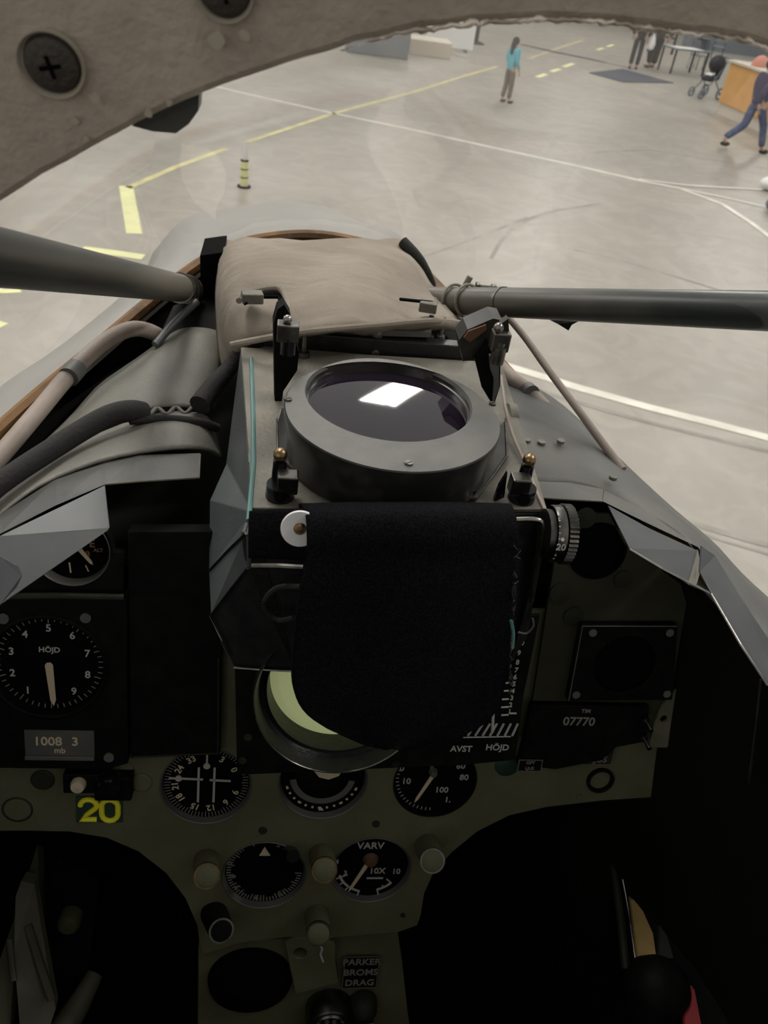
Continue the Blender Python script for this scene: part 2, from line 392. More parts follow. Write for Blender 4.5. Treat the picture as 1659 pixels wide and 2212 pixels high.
def skinned(name, chains, m, parent, sub=1):
    """chains of (point, radius); the first chain's first point is the root; equal points are welded"""
    verts, rad, edges, idx = [], [], [], {}
    for ch in chains:
        prev = None
        for p, r in ch:
            k = tuple(round(c, 4) for c in p)
            if k not in idx: idx[k] = len(verts); verts.append(p); rad.append(r)
            if prev is not None and (prev, idx[k]) not in edges: edges.append((prev, idx[k]))
            prev = idx[k]
    me = bpy.data.meshes.new(name); me.from_pydata([V(v) for v in verts], edges, [])
    o = bpy.data.objects.new(name, me); COL.objects.link(o)
    o.modifiers.new('s', 'SKIN'); md = o.modifiers.new('d', 'SUBSURF'); md.levels = sub; md.render_levels = sub
    for i, sv in enumerate(me.skin_vertices[0].data):
        r = rad[i]; sv.radius = r if isinstance(r, tuple) else (r, r); sv.use_root = (i == 0)
    out = bake(o); bpy.data.objects.remove(o); bpy.data.meshes.remove(me)
    for p in out.polygons: p.use_smooth = True
    return link(name, out, m, parent)
def person(name, label, loc, face_deg, hgt, top, legs, shoes='shoe', stride=0.0, arm=0.15, long_hair=False, head_turn=0, bend=0.0, hairm='hair', hold=None):
    k = hgt/1.75
    t = thing(name, label, 'person', loc, Matrix.Rotation(math.radians(face_deg), 3, 'Z'))
    P = lambda x, y, z: (x*k, y*k, z*k)
    # local: +y forward, x right
    hip = {s: P(s*.095, 0, .93) for s in (-1, 1)}
    kn = {1: P(.10, .22*stride+.02, .50+.02*stride), -1: P(-.10, -.08*stride+.02, .49)}
    an = {1: P(.10, .38*stride, .09), -1: P(-.10, -.45*stride, .09+.10*stride)}
    toe = {1: P(.11, .38*stride+.17, .035), -1: P(-.11, -.45*stride+.12, .02+.02*stride)}
    sh = {s: P(s*.19, .02*0, 1.44) for s in (-1, 1)}
    el = {s: P(s*.25, -s*arm-.02, 1.16) for s in (-1, 1)}
    wr = {s: P(s*.235, -s*arm*1.5+.14, .93) for s in (-1, 1)}
    K = lambda r: r*k
    body = [[(P(0, 0, .98), K(.13)), (P(0, 0, 1.15), K(.115)), (P(0, 0, 1.35), K(.14)), (P(0, 0, 1.47), K(.07)), (P(0, .01, 1.54), K(.055)), (P(0, .02, 1.62), K(.085)), (P(0, .02, 1.70), K(.072))]]
    for s in (-1, 1):
        body.append([(P(0, 0, .98), K(.13)), (hip[s], K(.085)), (kn[s], K(.055)), (an[s], K(.04)), (toe[s], K(.03))])
        body.append([(P(0, 0, 1.35), K(.14)), (sh[s], K(.055)), (el[s], K(.042)), (wr[s], K(.027)), ((wr[s][0], wr[s][1]+K(.03), wr[s][2]-K(.07)), K(.032))])
    skinned('body', body, 'face', t)
    for s in (-1, 1):      # five separate fingers of each hand
        hx, hy, hz = wr[s][0], wr[s][1]+K(.03), wr[s][2]-K(.07)
        fs = []
        hb = MB()
        for f in range(4):
            x = hx+K((f-1.5)*.017); ln = K([.055, .068, .064, .05][f])
            hb.tube([(x, hy, hz-K(.015)), (x, hy+K(.012), hz-K(.02)-ln*.55), (x, hy+K(.030), hz-K(.02)-ln)], [K(.009), K(.008), K(.006)], 6)
        hb.tube([(hx-s*K(.02), hy+K(.01), hz+K(.02)), (hx-s*K(.045), hy+K(.03), hz-K(.01)), (hx-s*K(.045), hy+K(.045), hz-K(.035))], [K(.011), K(.010), K(.007)], 6)
        hb.build('fingers', 'face', t, smooth=True)
    hb = MB(); hb.sph(P(0, .105, 1.625), K(.018), 8, (.7, 1.2, 1.3)).build('nose', 'face', t, smooth=True)
    hb = MB(); hb.sph(P(-.032, .092, 1.652), K(.009), 8).sph(P(.032, .092, 1.652), K(.009), 8).build('eyes', 'black', t, smooth=True)
    tr = []
    tr.append([(P(0, 0, 1.0), (K(.155), K(.125))), (P(0, 0, .93), (K(.15), K(.12)))])
    for s in (-1, 1): tr.append([(P(0, 0, .93), (K(.15), K(.12))), (hip[s], K(.10)), (kn[s], K(.078)), ((an[s][0], an[s][1], an[s][2]+K(.03)), K(.072))])
    skinned('trousers', tr, legs, t)
    tp = [[(P(0, 0, 1.10), (K(.165), K(.125))), (P(0, 0, .90), (K(.18), K(.14)))], [(P(0, 0, 1.10), (K(.165), K(.125))), (P(0, 0, 1.33), (K(.175), K(.13))), (P(0, 0, 1.45), (K(.10), K(.09))), (P(0, .005, 1.50), K(.065))]]
    for s in (-1, 1): tp.append([(P(0, 0, 1.33), (K(.175), K(.13))), (sh[s], K(.078)), (el[s], K(.064)), ((wr[s][0], wr[s][1]-K(.01), wr[s][2]+K(.03)), K(.052))])
    skinned('jacket', tp, top, t)
    sb = MB()
    for s in (-1, 1):
        a, b = V(an[s]), V(toe[s]); c = (a+b)/2 - V((0, 0, K(.01)))
        sb.sph((c.x, c.y+K(.0), max(c.z-K(.008), K(.045))), K(.05), 12, (.95, 2.4, .9))
    sb.build('shoes', shoes, t, smooth=True)
    hm = MB(); hm.sph(P(0, -.012, 1.665), K(.112), 16, (.86, 1.02, 1.0))
    if long_hair:
        hm.sph(P(0, -.075, 1.53), K(.11), 14, (.85, .6, 1.5)); hm.sph(P(0, -.09, 1.40), K(.085), 12, (.9, .5, 1.3))
    hm.build('hair', hairm, t, smooth=True)
    return t
g = PZ(1090, 222)
person('person', 'child with long dark hair in turquoise top and khaki trousers standing on the hangar floor', (g.x, g.y, 0), -62, 1.31, 'turq', 'khaki', stride=.12, arm=.02, long_hair=True)
g = PZ(1366, 150)
person('person', 'adult in dark coat and narrow dark trousers at the left of the far pair', (g.x, g.y, 0), -20, 1.78, 'darkcl', 'darkcl', stride=.1)
g = PZ(1404, 147)
person('person', 'adult in dark clothes and wide trousers at the right of the far pair', (g.x, g.y, 0), 12, 1.8, 'darkcl', 'darkcl', stride=.16).scale = (1.45, 1.3, 1)
g = PZ(1634, 330)
person('person', 'person in blue jeans and dark purple top striding past the orange counter', (g.x-.35, g.y, 0), -78, 1.75, 'purple', 'jeans', shoes='darkcl', stride=.95, arm=.22).scale = (1.2, 1.05, 1)
# white bag carried by the far pair
g = PZ(1383, 150)
b = MB(); b.lathe([(.02, .62), (.10, .66), (.13, .80), (.09, .98), (.03, 1.06), (.02, 1.1)], (g.x, g.y-.35, 0), 14)
tag(b.build('carrier_bag', 'whiteb', smooth=True), 'white carrier bag hanging between the two far adults', 'bag')
# counter
def counter():
    p0 = PZ(1547, 243); p1 = PZ(1652, 290)
    d = (p1-p0); L = d.length*1.15; d.normalize(); n = V((d.y, -d.x, 0))
    if n.y > 0: n = -n
    t = thing('reception_counter', 'orange wood counter on a pale plinth beside the pushchair', 'counter', p0, Matrix((d, -n, V((0, 0, 1)))).transposed())
    MB().box((L/2, .25, .13), (L*.98, .5, .26)).build('plinth', 'palewood', t)
    MB().box((L/2, .25, .72), (L, .6, .92), bev=.01).build('body', 'orange', t)
    MB().box((L/2, .25, 1.215), (L+.1, .72, .06), bev=.01).build('worktop', 'palewood', t)
    c = p0 + d*L*.30 - n*.25
    b = MB(); b.lathe([(.02, 1.246), (.22, 1.25), (.21, 1.34), (.12, 1.46), (.02, 1.50)], (c.x, c.y, 0), 14, sq=.8)
    tag(b.build('folded_garment', 'salmon', smooth=True), 'salmon-coloured bundle lying on top of the orange counter', 'garment')
    c = p0 + d*L*.62 - n*.1
    b = MB(); b.box((c.x, c.y, 1.285), (.35, .3, .08), bev=.02)
    tag(b.build('paper_stack', 'whiteb'), 'small white stack on the orange counter edge', 'paper')
counter()
def pushchair():
    g = PZ(1530, 214)
    t = thing('pushchair', 'dark pushchair with grey wheels parked left of the orange counter', 'pushchair', (g.x, g.y, 0), Matrix.Rotation(.5, 3, 'Z'))
    b = MB()
    for x, y, r in ((-.45, -.05, .13), (-.40, .35, .13), (.28, -.12, .16), (.28, .42, .16)):
        w = MB(); w.lathe([(r*.72, -.02), (r, -.02), (r, .02), (r*.72, .02), (r*.72, -.02)], (x, y, r), 20, Matrix.Rotation(math.pi/2, 3, 'X')); w.cyl((x, y-.015, r), (x, y+.015, r), r*.25)
        w.build('wheel', 'greycl', t, smooth=True)
    b.tube([(-.45, -.05, .13), (.05, 0, .55), (.35, 0, 1.0), (.5, 0, 1.05)], .02, 8).tube([(-.40, .35, .13), (.05, .33, .55), (.35, .33, 1.0), (.5, .33, 1.05)], .02, 8)
    b.tube([(.28, -.12, .16), (-.1, -.02, .6)], .018, 8).tube([(.28, .42, .16), (-.1, .35, .6)], .018, 8).tube([(.5, 0, 1.05), (.5, .33, 1.05)], .02, 8)
    b.build('frame', 'greycl', t, smooth=True)
    MB().box((.02, .165, .52), (.42, .34, .10), Matrix.Rotation(-.2, 3, 'Y'), .03).box((.22, .165, .72), (.10, .34, .5), Matrix.Rotation(.35, 3, 'Y'), .03).build('seat', 'darkcl', t)
    h = MB(); h.sph((.12, .165, .88), .27, 16, (1.05, .75, .85)); h.build('hood', 'darkcl', t, smooth=True)
    MB().box((-.05, .165, .62), (.18, .22, .05), Matrix.Rotation(-.3, 3, 'Y'), .02).build('blanket', 'whiteb', t)
pushchair()
def simple_table(px, py, label):
    g = PZ(px, py)
    t = thing('table', label, 'table', (g.x, g.y, 0), Matrix.Rotation(.3, 3, 'Z'))
    MB().box((0, 0, .73), (1.5, .8, .04)).build('tabletop', 'greycl', t)
    for sx in (-.68, .68):
        for sy in (-.34, .34): MB().box((sx, sy, .355), (.05, .05, .71)).build('leg', 'darkcl', t)
    return g
g = simple_table(1468, 158, 'grey table behind the mat with white paper on top')
b = MB(); b.box((g.x-.1, g.y-.05, .757), (1.15, .6, .012), Matrix.Rotation(.3, 3, 'Z')); tag(b.build('paper_sheet', 'whiteb'), 'large white paper sheet lying on the grey table', 'paper')
def chair(px, py, rz, label, c='greycl'):
    g = PZ(px, py); t = thing('folding_chair', label, 'chair', (g.x, g.y, 0), Matrix.Rotation(rz, 3, 'Z'), 'grey chairs behind the pushchair')
    MB().box((0, 0, .45), (.44, .42, .03), bev=.01).build('seat', c, t)
    MB().box((0, .20, .75), (.42, .03, .28), Matrix.Rotation(-.15, 3, 'X'), .01).build('backrest', c, t)
    for s in (-.2, .2):
        MB().tube([(s, -.18, 0), (s, -.17, .44)], .014, 8).build('leg', 'darkcl', t)
        MB().tube([(s, .2, 0), (s, .18, .45), (s, .22, .88)], .014, 8).build('leg', 'darkcl', t)
chair(1500, 150, .6, 'grey chair standing right of the grey table')
chair(1545, 128, -.4, 'grey chair furthest right, behind the pushchair')
chair(1515, 108, 1.4, 'grey chair turned sideways behind the other chairs')
g = PZ(1450, 118)
b = MB(); b.tube([(g.x-1.0, g.y, .6), (g.x, g.y, .55), (g.x+.05, g.y, 2.0)], .05, 8); b.tube([(g.x, g.y, 0), (g.x, g.y, .6)], .05, 8); b.tube([(g.x-1, g.y, 0), (g.x-1., g.y, .6)], .05, 8)
tag(b.build('barrier_rail', 'darkcl', smooth=True), 'dark bent tube barrier standing left of the white paper', 'barrier')
b = MB(); g = PZ(1590, 122); b.box((g.x+1, g.y+1.2, .7), (6, .5, 1.4)); tag(b.build('display_cabinet', 'greycl'), 'long dark grey cabinet at the far right behind the chairs', 'cabinet')
# left far things
g = PZ(815, 122)
b = MB(); b.box((g.x, g.y+.5, .55), (1.7, .9, 1.1), bev=.03); tag(b.build('equipment_crate', 'greycl'), 'grey crate left of the pale low platform', 'crate')
g = PZ(895, 119)
t = thing('display_platform', 'pale low platform between the grey crate and the white board', 'platform', (g.x, g.y, 0))
MB().box((0, .5, .2), (2.1, 1.0, .4), bev=.02).build('deck', 'palewood', t)
q = PZ(970, 108); t = thing('white_board', 'white upright board on feet left of the thick dark post', 'board', (q.x, q.y, 0))
MB().box((0, 0, .62), (1.45, .05, 1.1), bev=.01).build('panel', 'whiteb', t)
MB().box((-.5, 0, .035), (.06, .4, .07)).build('foot', 'greycl', t)
MB().box((.5, 0, .035), (.06, .4, .07)).build('foot', 'greycl', t)
g = PZ(1022, 93)
b = MB(); b.cyl((g.x, g.y, 0), (g.x, g.y, 2.2), .16, .16, 16); b.cyl((g.x, g.y, 0), (g.x, g.y, .05), .4, .3, 20)
tag(b.build('post', 'darkcl', smooth=True), 'thick dark post right of the white board', 'post')
# hazard post
g = PZ(527, 404)
t = thing('warning_post', 'slim post with yellow-black lower bands and white pointed top', 'post', (g.x, g.y, 0))
MB().cyl((0, 0, 0), (0, 0, .02), .09, .09, 20).build('base', 'darkcl', t)
z = .02
for i, (hh, m) in enumerate(((.10, 'ylin2'), (.015, 'black'), (.09, 'ylin2'), (.015, 'black'), (.09, 'ylin2'), (.015, 'black'))):
    MB().cyl((0, 0, z), (0, 0, z+hh), .052, .052, 16).build('band', m, t); z += hh
MB().lathe([(.032, z), (.035, z+.08), (.02, z+.18), (.004, z+.22)], n=14).build('tip', 'whiteb', t, smooth=True)
# white object on the right edge with hidden body
g = PZ(1655, 412)
b = MB(); b.sph((g.x+.1, g.y, .13), .13, 16, (2.1, 1.1, 1.0)); tag(b.build('wheel_chock', 'whiteb', smooth=True), 'white rounded object at the end of the upper line branch', 'chock')
g = PZ(1664, 458)
b = MB(); b.sph((g.x+.08, g.y, .13), .13, 16, (1.6, 1.1, 1.0)); tag(b.build('wheel_chock', 'greycl', smooth=True), 'dark grey rounded object at the end of the middle line branch', 'chock')

# ================================================================== THE AIRCRAFT
base_px = [(0, 920, 2.85), (200, 750, 2.86), (400, 585, 2.87), (500, 527, 2.875), (590, 506, 2.88), (680, 502, 2.88), (770, 516, 2.88), (860, 545, 2.875), (945, 612, 2.87), (1090, 790, 2.855), (1200, 893, 2.85), (1305, 985, 2.85), (1440, 1130, 2.85), (1610, 1310, 2.85)]
BASE = [V((-.30, -.9, 2.85)), V((-.31, -.3, 2.85)), V((-.285, .1, 2.85)), V((-.255, .33, 2.85))]+[PZ(*p) for p in base_px]+[V((.38, .25, 2.85)), V((.40, .0, 2.85)), V((.41, -.3, 2.85)), V((.40, -.9, 2.85))]
BS = smooth_path(BASE, 5)
air = thing('aircraft_fuselage', 'grey jet fighter forward fuselage around the cockpit opening', 'aircraft', (.06, .5, 0))
def outward(i):
    t = (BS[min(i+1, len(BS)-1)]-BS[max(i-1, 0)]); n = V((-t.y, t.x, 0)).normalized()
    return n
bm = bmesh.new(); rings = []
offs = [(-.006, -.012), (.012, -.010), (.030, -.022), (.040, -.06), (.045, -.16), (.04, -.42), (.03, -.75), (.0, -.95)]
for i, p in enumerate(BS):
    n = outward(i); fwd = max(0, n.y)**2*(1-.75*max(0, n.x)); row = []; side = 1-.55*max(0, n.x) 
    for o, dz in offs:
        s = 1 if o < 0 else side
        q = p + n*(o*s*(1+6.2*fwd if o > 0 else 1)) + V((0, 0, dz*(1+.3*fwd)))
        row.append(bm.verts.new(q))
    rings.append(row)
for A, B in zip(rings, rings[1:]):
    for k in range(len(offs)-1): bm.faces.new((A[k], B[k], B[k+1], A[k+1]))
low = [r[-1] for r in rings]; bm.faces.new(low)
bm.faces.new([v for v in rings[0][::-1]]+[]) if False else None
bmesh.ops.recalc_face_normals(bm, faces=bm.faces)
me = bpy.data.meshes.new('nose_skin'); bm.to_mesh(me); bm.free()
inworld(link('nose_skin', me, 'skin', air, smooth=True), air)
b = MB(); b.tube([p+V((0, 0, -.004)) for p in BS], .007, 8); b.build('sealant_bead', 'seal', air, smooth=True, world=True)['label'] = 'orange-brown sealant bead around the windscreen base'
# nose gear carries the fuselage
b = MB(); b.cyl((.06, .75, .25), (.06, .75, 2.0), .045, .06); b.cyl((.06, .75, .3), (.06, .60, .3), .03); b.build('nose_gear_leg', 'steel', air, world=True)
b = MB(); b.lathe([(.05, -.08), (.2, -.09), (.27, -.07), (.3, -.03), (.3, .03), (.27, .07), (.2, .09), (.05, .08)], (.06, .75, .3), 32, Matrix.Rotation(math.pi/2, 3, 'Y')); b.build('nose_wheel', 'black', air, smooth=True, world=True)
# cockpit tub
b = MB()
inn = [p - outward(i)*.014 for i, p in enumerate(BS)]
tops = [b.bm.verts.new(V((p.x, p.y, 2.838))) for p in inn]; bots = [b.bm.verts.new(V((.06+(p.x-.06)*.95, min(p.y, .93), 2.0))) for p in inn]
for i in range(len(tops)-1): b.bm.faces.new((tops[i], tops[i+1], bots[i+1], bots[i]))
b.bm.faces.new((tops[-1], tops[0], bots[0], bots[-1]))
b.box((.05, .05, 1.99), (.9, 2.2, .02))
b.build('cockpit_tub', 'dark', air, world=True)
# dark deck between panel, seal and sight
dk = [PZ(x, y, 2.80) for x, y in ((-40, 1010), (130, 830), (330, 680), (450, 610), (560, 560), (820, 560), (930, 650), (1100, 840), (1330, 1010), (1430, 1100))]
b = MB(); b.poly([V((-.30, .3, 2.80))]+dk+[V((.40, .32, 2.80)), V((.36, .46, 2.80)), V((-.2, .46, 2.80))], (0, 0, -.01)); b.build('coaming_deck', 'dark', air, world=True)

# windscreen
ws = thing('windscreen', 'clear curved windscreen with light haze between the taupe arch and orange seal', 'windscreen', (.05, .6, 2.88))
arch_px = [(-240, 640), (-120, 530), (0, 435), (250, 290), (480, 185), (700, 115), (850, 72), (1000, 50), (1100, 43), (1250, 40), (1450, 64), (1659, 102)]
AL = [PY(x, y, .30) for x, y in arch_px]
AL = [V((-.245, .30, 2.84)), V((-.225, .30, 2.93)), V((-.19, .30, 3.01))] + AL[1:] + [V((.22, .30, 3.163)), V((.29, .30, 3.11)), V((.345, .30, 3.02)), V((.37, .30, 2.93)), V((.38, .30, 2.84))]
AS = smooth_path(AL, 5)
# glass: from seal (front half) up to the arch
def resample(pts, n):
    L = [0]
    for a, b in zip(pts, pts[1:]): L.append(L[-1]+(b-a).length)
    out = []; j = 0
    for i in range(n):
        s = L[-1]*i/(n-1)
        while j < len(L)-2 and L[j+1] < s: j += 1
        out.append(pts[j].lerp(pts[j+1], (s-L[j])/max(1e-9, L[j+1]-L[j])))
    return out
lowc = resample([p for p in BS if p.y > .29], 40); topc = resample([a+V((0, .012, .004)) for a in AS], 40)
bm = bmesh.new(); g_ = []
for a, c in zip(lowc, topc):
    row = []
    for k in range(9):
        u = k/8; q = a.lerp(c, u); ctr = V((.06, q.y, 2.8)); d = (q-ctr).normalized()
        row.append(bm.verts.new(q+d*.03*math.sin(math.pi*u)))
    g_.append(row)
for A, B in zip(g_, g_[1:]):
    for k in range(8): bm.faces.new((A[k], A[k+1], B[k+1], B[k]))
bmesh.ops.recalc_face_normals(bm, faces=bm.faces)
me = bpy.data.meshes.new('pane'); bm.to_mesh(me); bm.free(); inworld(link('pane', me, 'glass', ws, smooth=True), ws)

# arch frame
cf = thing('canopy_arch', 'taupe painted windscreen arch with large cross-head screws across the top', 'canopy frame', (.06, .3, 2.85))
ctr = V((.06, .3, 2.95))
bm = bmesh.new(); R_ = []
for i, p in enumerate(AS):
    t = (AS[min(i+1, len(AS)-1)]-AS[max(i-1, 0)]).normalized(); n = V((-t.z, 0, t.x))
    if n.dot(p-ctr) < 0: n = -n
    j = .0006*noise.noise(p*130)
    prof = [(0+j, .022), (0+j, 0.002), (.002+j, 0), (.05, -.012), (.10, -.03), (.105, -.02), (.10, .02)]
    R_.append([bm.verts.new(p+n*a+V((0, c, 0))) for a, c in prof])
for A, B in zip(R_, R_[1:]):
    m = len(A)
    for k in range(m): bm.faces.new((A[k], A[(k+1) % m], B[(k+1) % m], B[k]))
bm.faces.new(R_[0]); bm.faces.new(R_[-1][::-1]); bmesh.ops.recalc_face_normals(bm, faces=bm.faces)
me = bpy.data.meshes.new('frame'); bm.to_mesh(me); bm.free(); inworld(link('frame', me, 'arch', cf), cf)
# ragged sealant edge on the right half
seg = [p for p in AS if p.x > .012 and p.z > 3.0]
seg = resample(seg, 320)
b = MB(); b.tube([p+V((0, -.001, -.0004+.0009*noise.noise(p*400))) for p in seg], [(.0005+.0012*abs(noise.noise(p*260)))*min(1, .15+i/25) for i, p in enumerate(seg)], 8)
b.build('chipped_edge', 'archedge', cf, smooth=True, world=True)['label'] = 'chipped cream edge of the arch with glints in its colour'
def arch_screw(px, py, rpx):
    n = V((0, -.97, -.24)).normalized()
    # lie on the arch's rear face
    p = PY(px, py, .3); 
    p = PY(px, py, .292)
    r = rpx*scale_at(p); rot = n.to_track_quat('Z', 'Y').to_matrix()
    b = MB(); b.lathe([(0.0001, .0012), (r*.7, .0012), (r*.9, .0002), (r, -.002), (r, -.006)], p, 32, rot)
    o = b.build('screw', 'screw', cf, smooth=True, world=True)
    b = MB()
    for a in (.25, .25+math.pi/2):
        b.box(p+n*.0013, (r*.75, r*.13, .0006), rot @ Matrix.Rotation(a, 3, 'Z'))
    b.build('cross_slot', 'black_m', o, world=False)
    b = MB(); b.lathe([(r*1.0, -.001), (r*1.12, .0004), (r*1.14, -.002)], p, 32, rot)
    b.build('chipped_rim', 'chip', o)
arch_screw(110, 142, 62); arch_screw(485, -18, 56)
for px, py, r in ((468, 88, 22), (528, 75, 13), (205, 213, 12), (160, 262, 11), (365, 222, 7), (320, 246, 9), (186, 300, 7)):
    p = PY(px, py, .2925 if py < 215 else .297); k = scale_at(p); n = 9
    pts = []
    for i in range(n):
        a = 2*math.pi*i/n; rr = r*k*(.7+.45*random.random()); pts.append(p+V((rr*math.cos(a), 0, rr*math.sin(a))))
    b = MB(); b.poly(pts, (0, .0012, 0)); b.build('paint_chip', 'chip', cf, world=True)
b = MB(); b.poly([PY(285, 272, .315), PY(330, 240, .315), PY(430, 205, .315), PY(428, 240, .315), PY(408, 268, .315), PY(380, 288, .315), PY(330, 284, .315)], (0, .012, 0))
b.build('bracket', 'shield2', cf, world=True)

# windscreen tubes
def tube_thing(name, label, cat, pts, r, m, n=20, smooth=True, k=5):
    o = MB().tube(smooth_path(pts, k), r if not isinstance(r, (list, tuple)) else [r[0]+(r[1]-r[0])*i/((len(pts)-1)*k) for i in range((len(pts)-1)*k+1)], n).build(name, m, smooth=smooth)
    return tag(o, label, cat) if label else o
tl = thing('windscreen_strut', 'dark green-black round strut running from upper left to the canvas cover', 'strut', PD(395, 622, .80))
a, c = PD(412, 626, .81), PD(-60, 546, .32)
MB().tube([a, a.lerp(c, .5), c, c+(c-a).normalized()*.045], .0125, 24).build('tube', 'tube', tl, smooth=True, world=True)
for u in (.04, .075, .11):
    p = a.lerp(c, u); d = (c-a).normalized(); MB().tube([p, p+d*.006], .0139, 24).build('collar', 'steel_d', tl, smooth=True, world=True)
MB().tube([a-(c-a).normalized()*.03, a+(c-a).normalized()*.01], .009, 16).build('end_fitting', 'brass', tl, smooth=True, world=True)
tr_ = thing('windscreen_strut', 'black-green round strut running from the canvas cover to the right edge', 'strut', PD(960, 652, .76))
a2, c2 = PD(930, 648, .78), PD(1720, 674, .50)
MB().tube([a2, a2.lerp(c2, .5), c2, c2+(c2-a2).normalized()*.13], .0125, 24).build('tube', 'tube_r', tr_, smooth=True, world=True)
p = a2.lerp(c2, .27); d = (c2-a2).normalized(); MB().tube([p, p+d*.004], .0132, 24).build('collar', 'steel_d', tr_, smooth=True, world=True)
# clamp with bolt
p = a2.lerp(c2, .10)
t = thing('hose_clamp', 'grey wire clamp with bolt around the right strut', 'clamp', p)
b = MB(); rr = []
for u in (0, .018):
    q0 = p+d*u; ax = d.cross(V((0, 0, 1))).normalized(); bx = d.cross(ax)
    b.tube([q0+(ax*math.cos(k*math.pi/10)+bx*math.sin(k*math.pi/10))*.0145 for k in range(21)], .0014, 6, caps=False)
b.tube([p+V((.006, 0, .012)), p+V((.010, 0, .024))], .003, 8); b.build('band', 'plate', t, smooth=True, world=True)
q = PD(1050, 622, .755); MB().tube([q-V((.010, 0, 0)), q+V((.010, 0, 0))], .0025, 8).box(q-V((.008, 0, 0)), (.004, .008, .008), bev=.001).box(q+V((.007, 0, 0)), (.005, .007, .007), bev=.001).build('bolt', 'steel_d', t, world=True)
# little bracket under right strut
b = MB(); b.poly([PD(1185, 690, .67), PD(1250, 694, .665), PD(1235, 702, .665), PD(1228, 714, .665), PD(1205, 700, .665)], (0, .01, 0))
tag(b.build('strut_bracket', 'black'), 'small dark torn tab hanging below the right strut', 'bracket')
tube_thing('grey_cable', 'thin grey rod sloping from the right strut down to the cockpit edge', 'rod', [PD(1100, 688, .74), PD(1135, 730, .735), PD(1185, 800, .72), PD(1245, 880, .70), PD(1300, 955, .685), PD(1345, 1015, .67)], [.0030, .0036], 'hose', 12)
tube_thing('rigid_hose', 'pinkish beige hose lying along the left cockpit edge', 'hose', [PZ(-60, 1050, 2.85), PZ(0, 985, 2.855), PZ(80, 892, 2.86), PZ(160, 798, 2.87), PZ(230, 735, 2.88), PZ(290, 710, 2.88), PZ(338, 722, 2.865), PZ(350, 740, 2.84)], .0068, 'hose', 16)
tube_thing('rigid_hose', 'beige hose lying along the right cockpit edge', 'hose', [PZ(1075, 790, 2.865), PZ(1110, 822, 2.865), PZ(1140, 845, 2.86), PZ(1200, 905, 2.85), PZ(1260, 960, 2.84)], .0072, 'hose', 16)
for (x, y, zz, dx, dy, lab) in ((148, 815, 2.869, 18, -20, 'short dark sleeve joining the left hose'), (1138, 843, 2.861, 10, 8, 'short dark sleeve joining the right hose')):
    p = PZ(x, y, zz); q = PZ(x+dx, y+dy, zz+.001); tag(MB().tube([p, q], .0083, 16).build('hose_sleeve', 'shield2', smooth=True), lab, 'hose sleeve')

# ================================================================== HUD sight
Y_ = lambda x, y, yy: PY(x, y, yy)
sight = thing('gunsight', 'bulky blue-grey and black optical gunsight with a round glass on top', 'gunsight', PZ(850, 1000, 2.86))
zt = 2.915
A = PZ(520, 757, zt); B = PZ(1082, 790, zt); Cc = PZ(1180, 1108, zt); Dd = PZ(545, 1106, zt)
L0 = Y_(508, 850, .565); L1 = Y_(489, 1000, .50); L2 = Y_(453, 1080, .45); L3 = Y_(451, 1232, .41); D2 = Y_(531, 1152, .367); Mm = Y_(534, 1228, .362)
L4 = Y_(455, 1330, .375); N_ = Y_(505, 1442, .358); O_ = Y_(640, 1450, .35); R1 = Y_(1166, 1215, .372); R2 = Y_(1135, 1380, .375); R3 = Y_(1095, 1448, .36)
def faces(name, fs, m, parent):
    bm = bmesh.new(); cache = {}
    def gv(p):
        k = tuple(round(c, 5) for c in p)
        if k not in cache: cache[k] = bm.verts.new(p)
        return cache[k]
    for f in fs: bm.faces.new([gv(p) for p in f])
    bmesh.ops.recalc_face_normals(bm, faces=bm.faces); bmesh.ops.triangulate(bm, faces=[f for f in bm.faces if len(f.verts) > 4])
    me = bpy.data.meshes.new(name); bm.to_mesh(me); bm.free(); o = link(name, me, m, parent)
    md = o.modifiers.new('t', 'SOLIDIFY'); md.thickness = .003; md.offset = -1
    md = o.modifiers.new('b', 'BEVEL'); md.width = .0008; md.segments = 2
    me2 = bake(o); o.modifiers.clear(); o.data = me2
    return inworld(o, parent)
Ab = A+V((0, .03, -.10)); Bb = B+V((0, .03, -.10)); back = V((0, .1, 0))
faces('side_casing', [[A, Dd, D2, L3, L2, L1, L0], [D2, Mm, L4, L3]], 'hudgrey', sight)
faces('front_casing', [[Dd, Mm, O_], [Dd, D2, Mm], [Mm, L4, N_, O_], [Dd, O_, R3, Cc], [Cc, R1, R2, R3], [N_, O_, R3, R3+back, N_+back]], 'hudblk', sight)
faces('right_casing', [[Cc, R1, R2, R2+V((.0, .16, .03)), B+V((.0, 0, -.06)), B]], 'hudblk', sight)
faces('top_plate', [[A, B, Cc, Dd]], 'plate', sight)
# seam edges
b = MB(); b.tube([PZ(543, 775, 2.918), PZ(547, 900, 2.918), PZ(548, 1000, 2.918), PZ(537, 1125, 2.918)], .0016, 8)
b.tube([PZ(534, 775, 2.917), PZ(538, 900, 2.917), PZ(540, 1000, 2.917)], .0010, 8); b.build('seam_strip', 'teal', sight, smooth=True, world=True)['label'] = 'teal edge strip down the left side'
b = MB(); b.tube([Y_(531, 1152, .364), Y_(492, 1190, .385), Y_(453, 1232, .407)], .0009, 6); b.tube([Y_(534, 1228, .359), Y_(495, 1278, .366), Y_(455, 1330, .372), Y_(478, 1385, .363), Y_(497, 1420, .358)], .0009, 6)
b.tube([Y_(505, 1442, .356), Y_(560, 1446, .352), Y_(640, 1450, .348)], .0008, 6)
b.build('worn_and_highlight_edge', 'steel_d', sight, smooth=True, world=True)
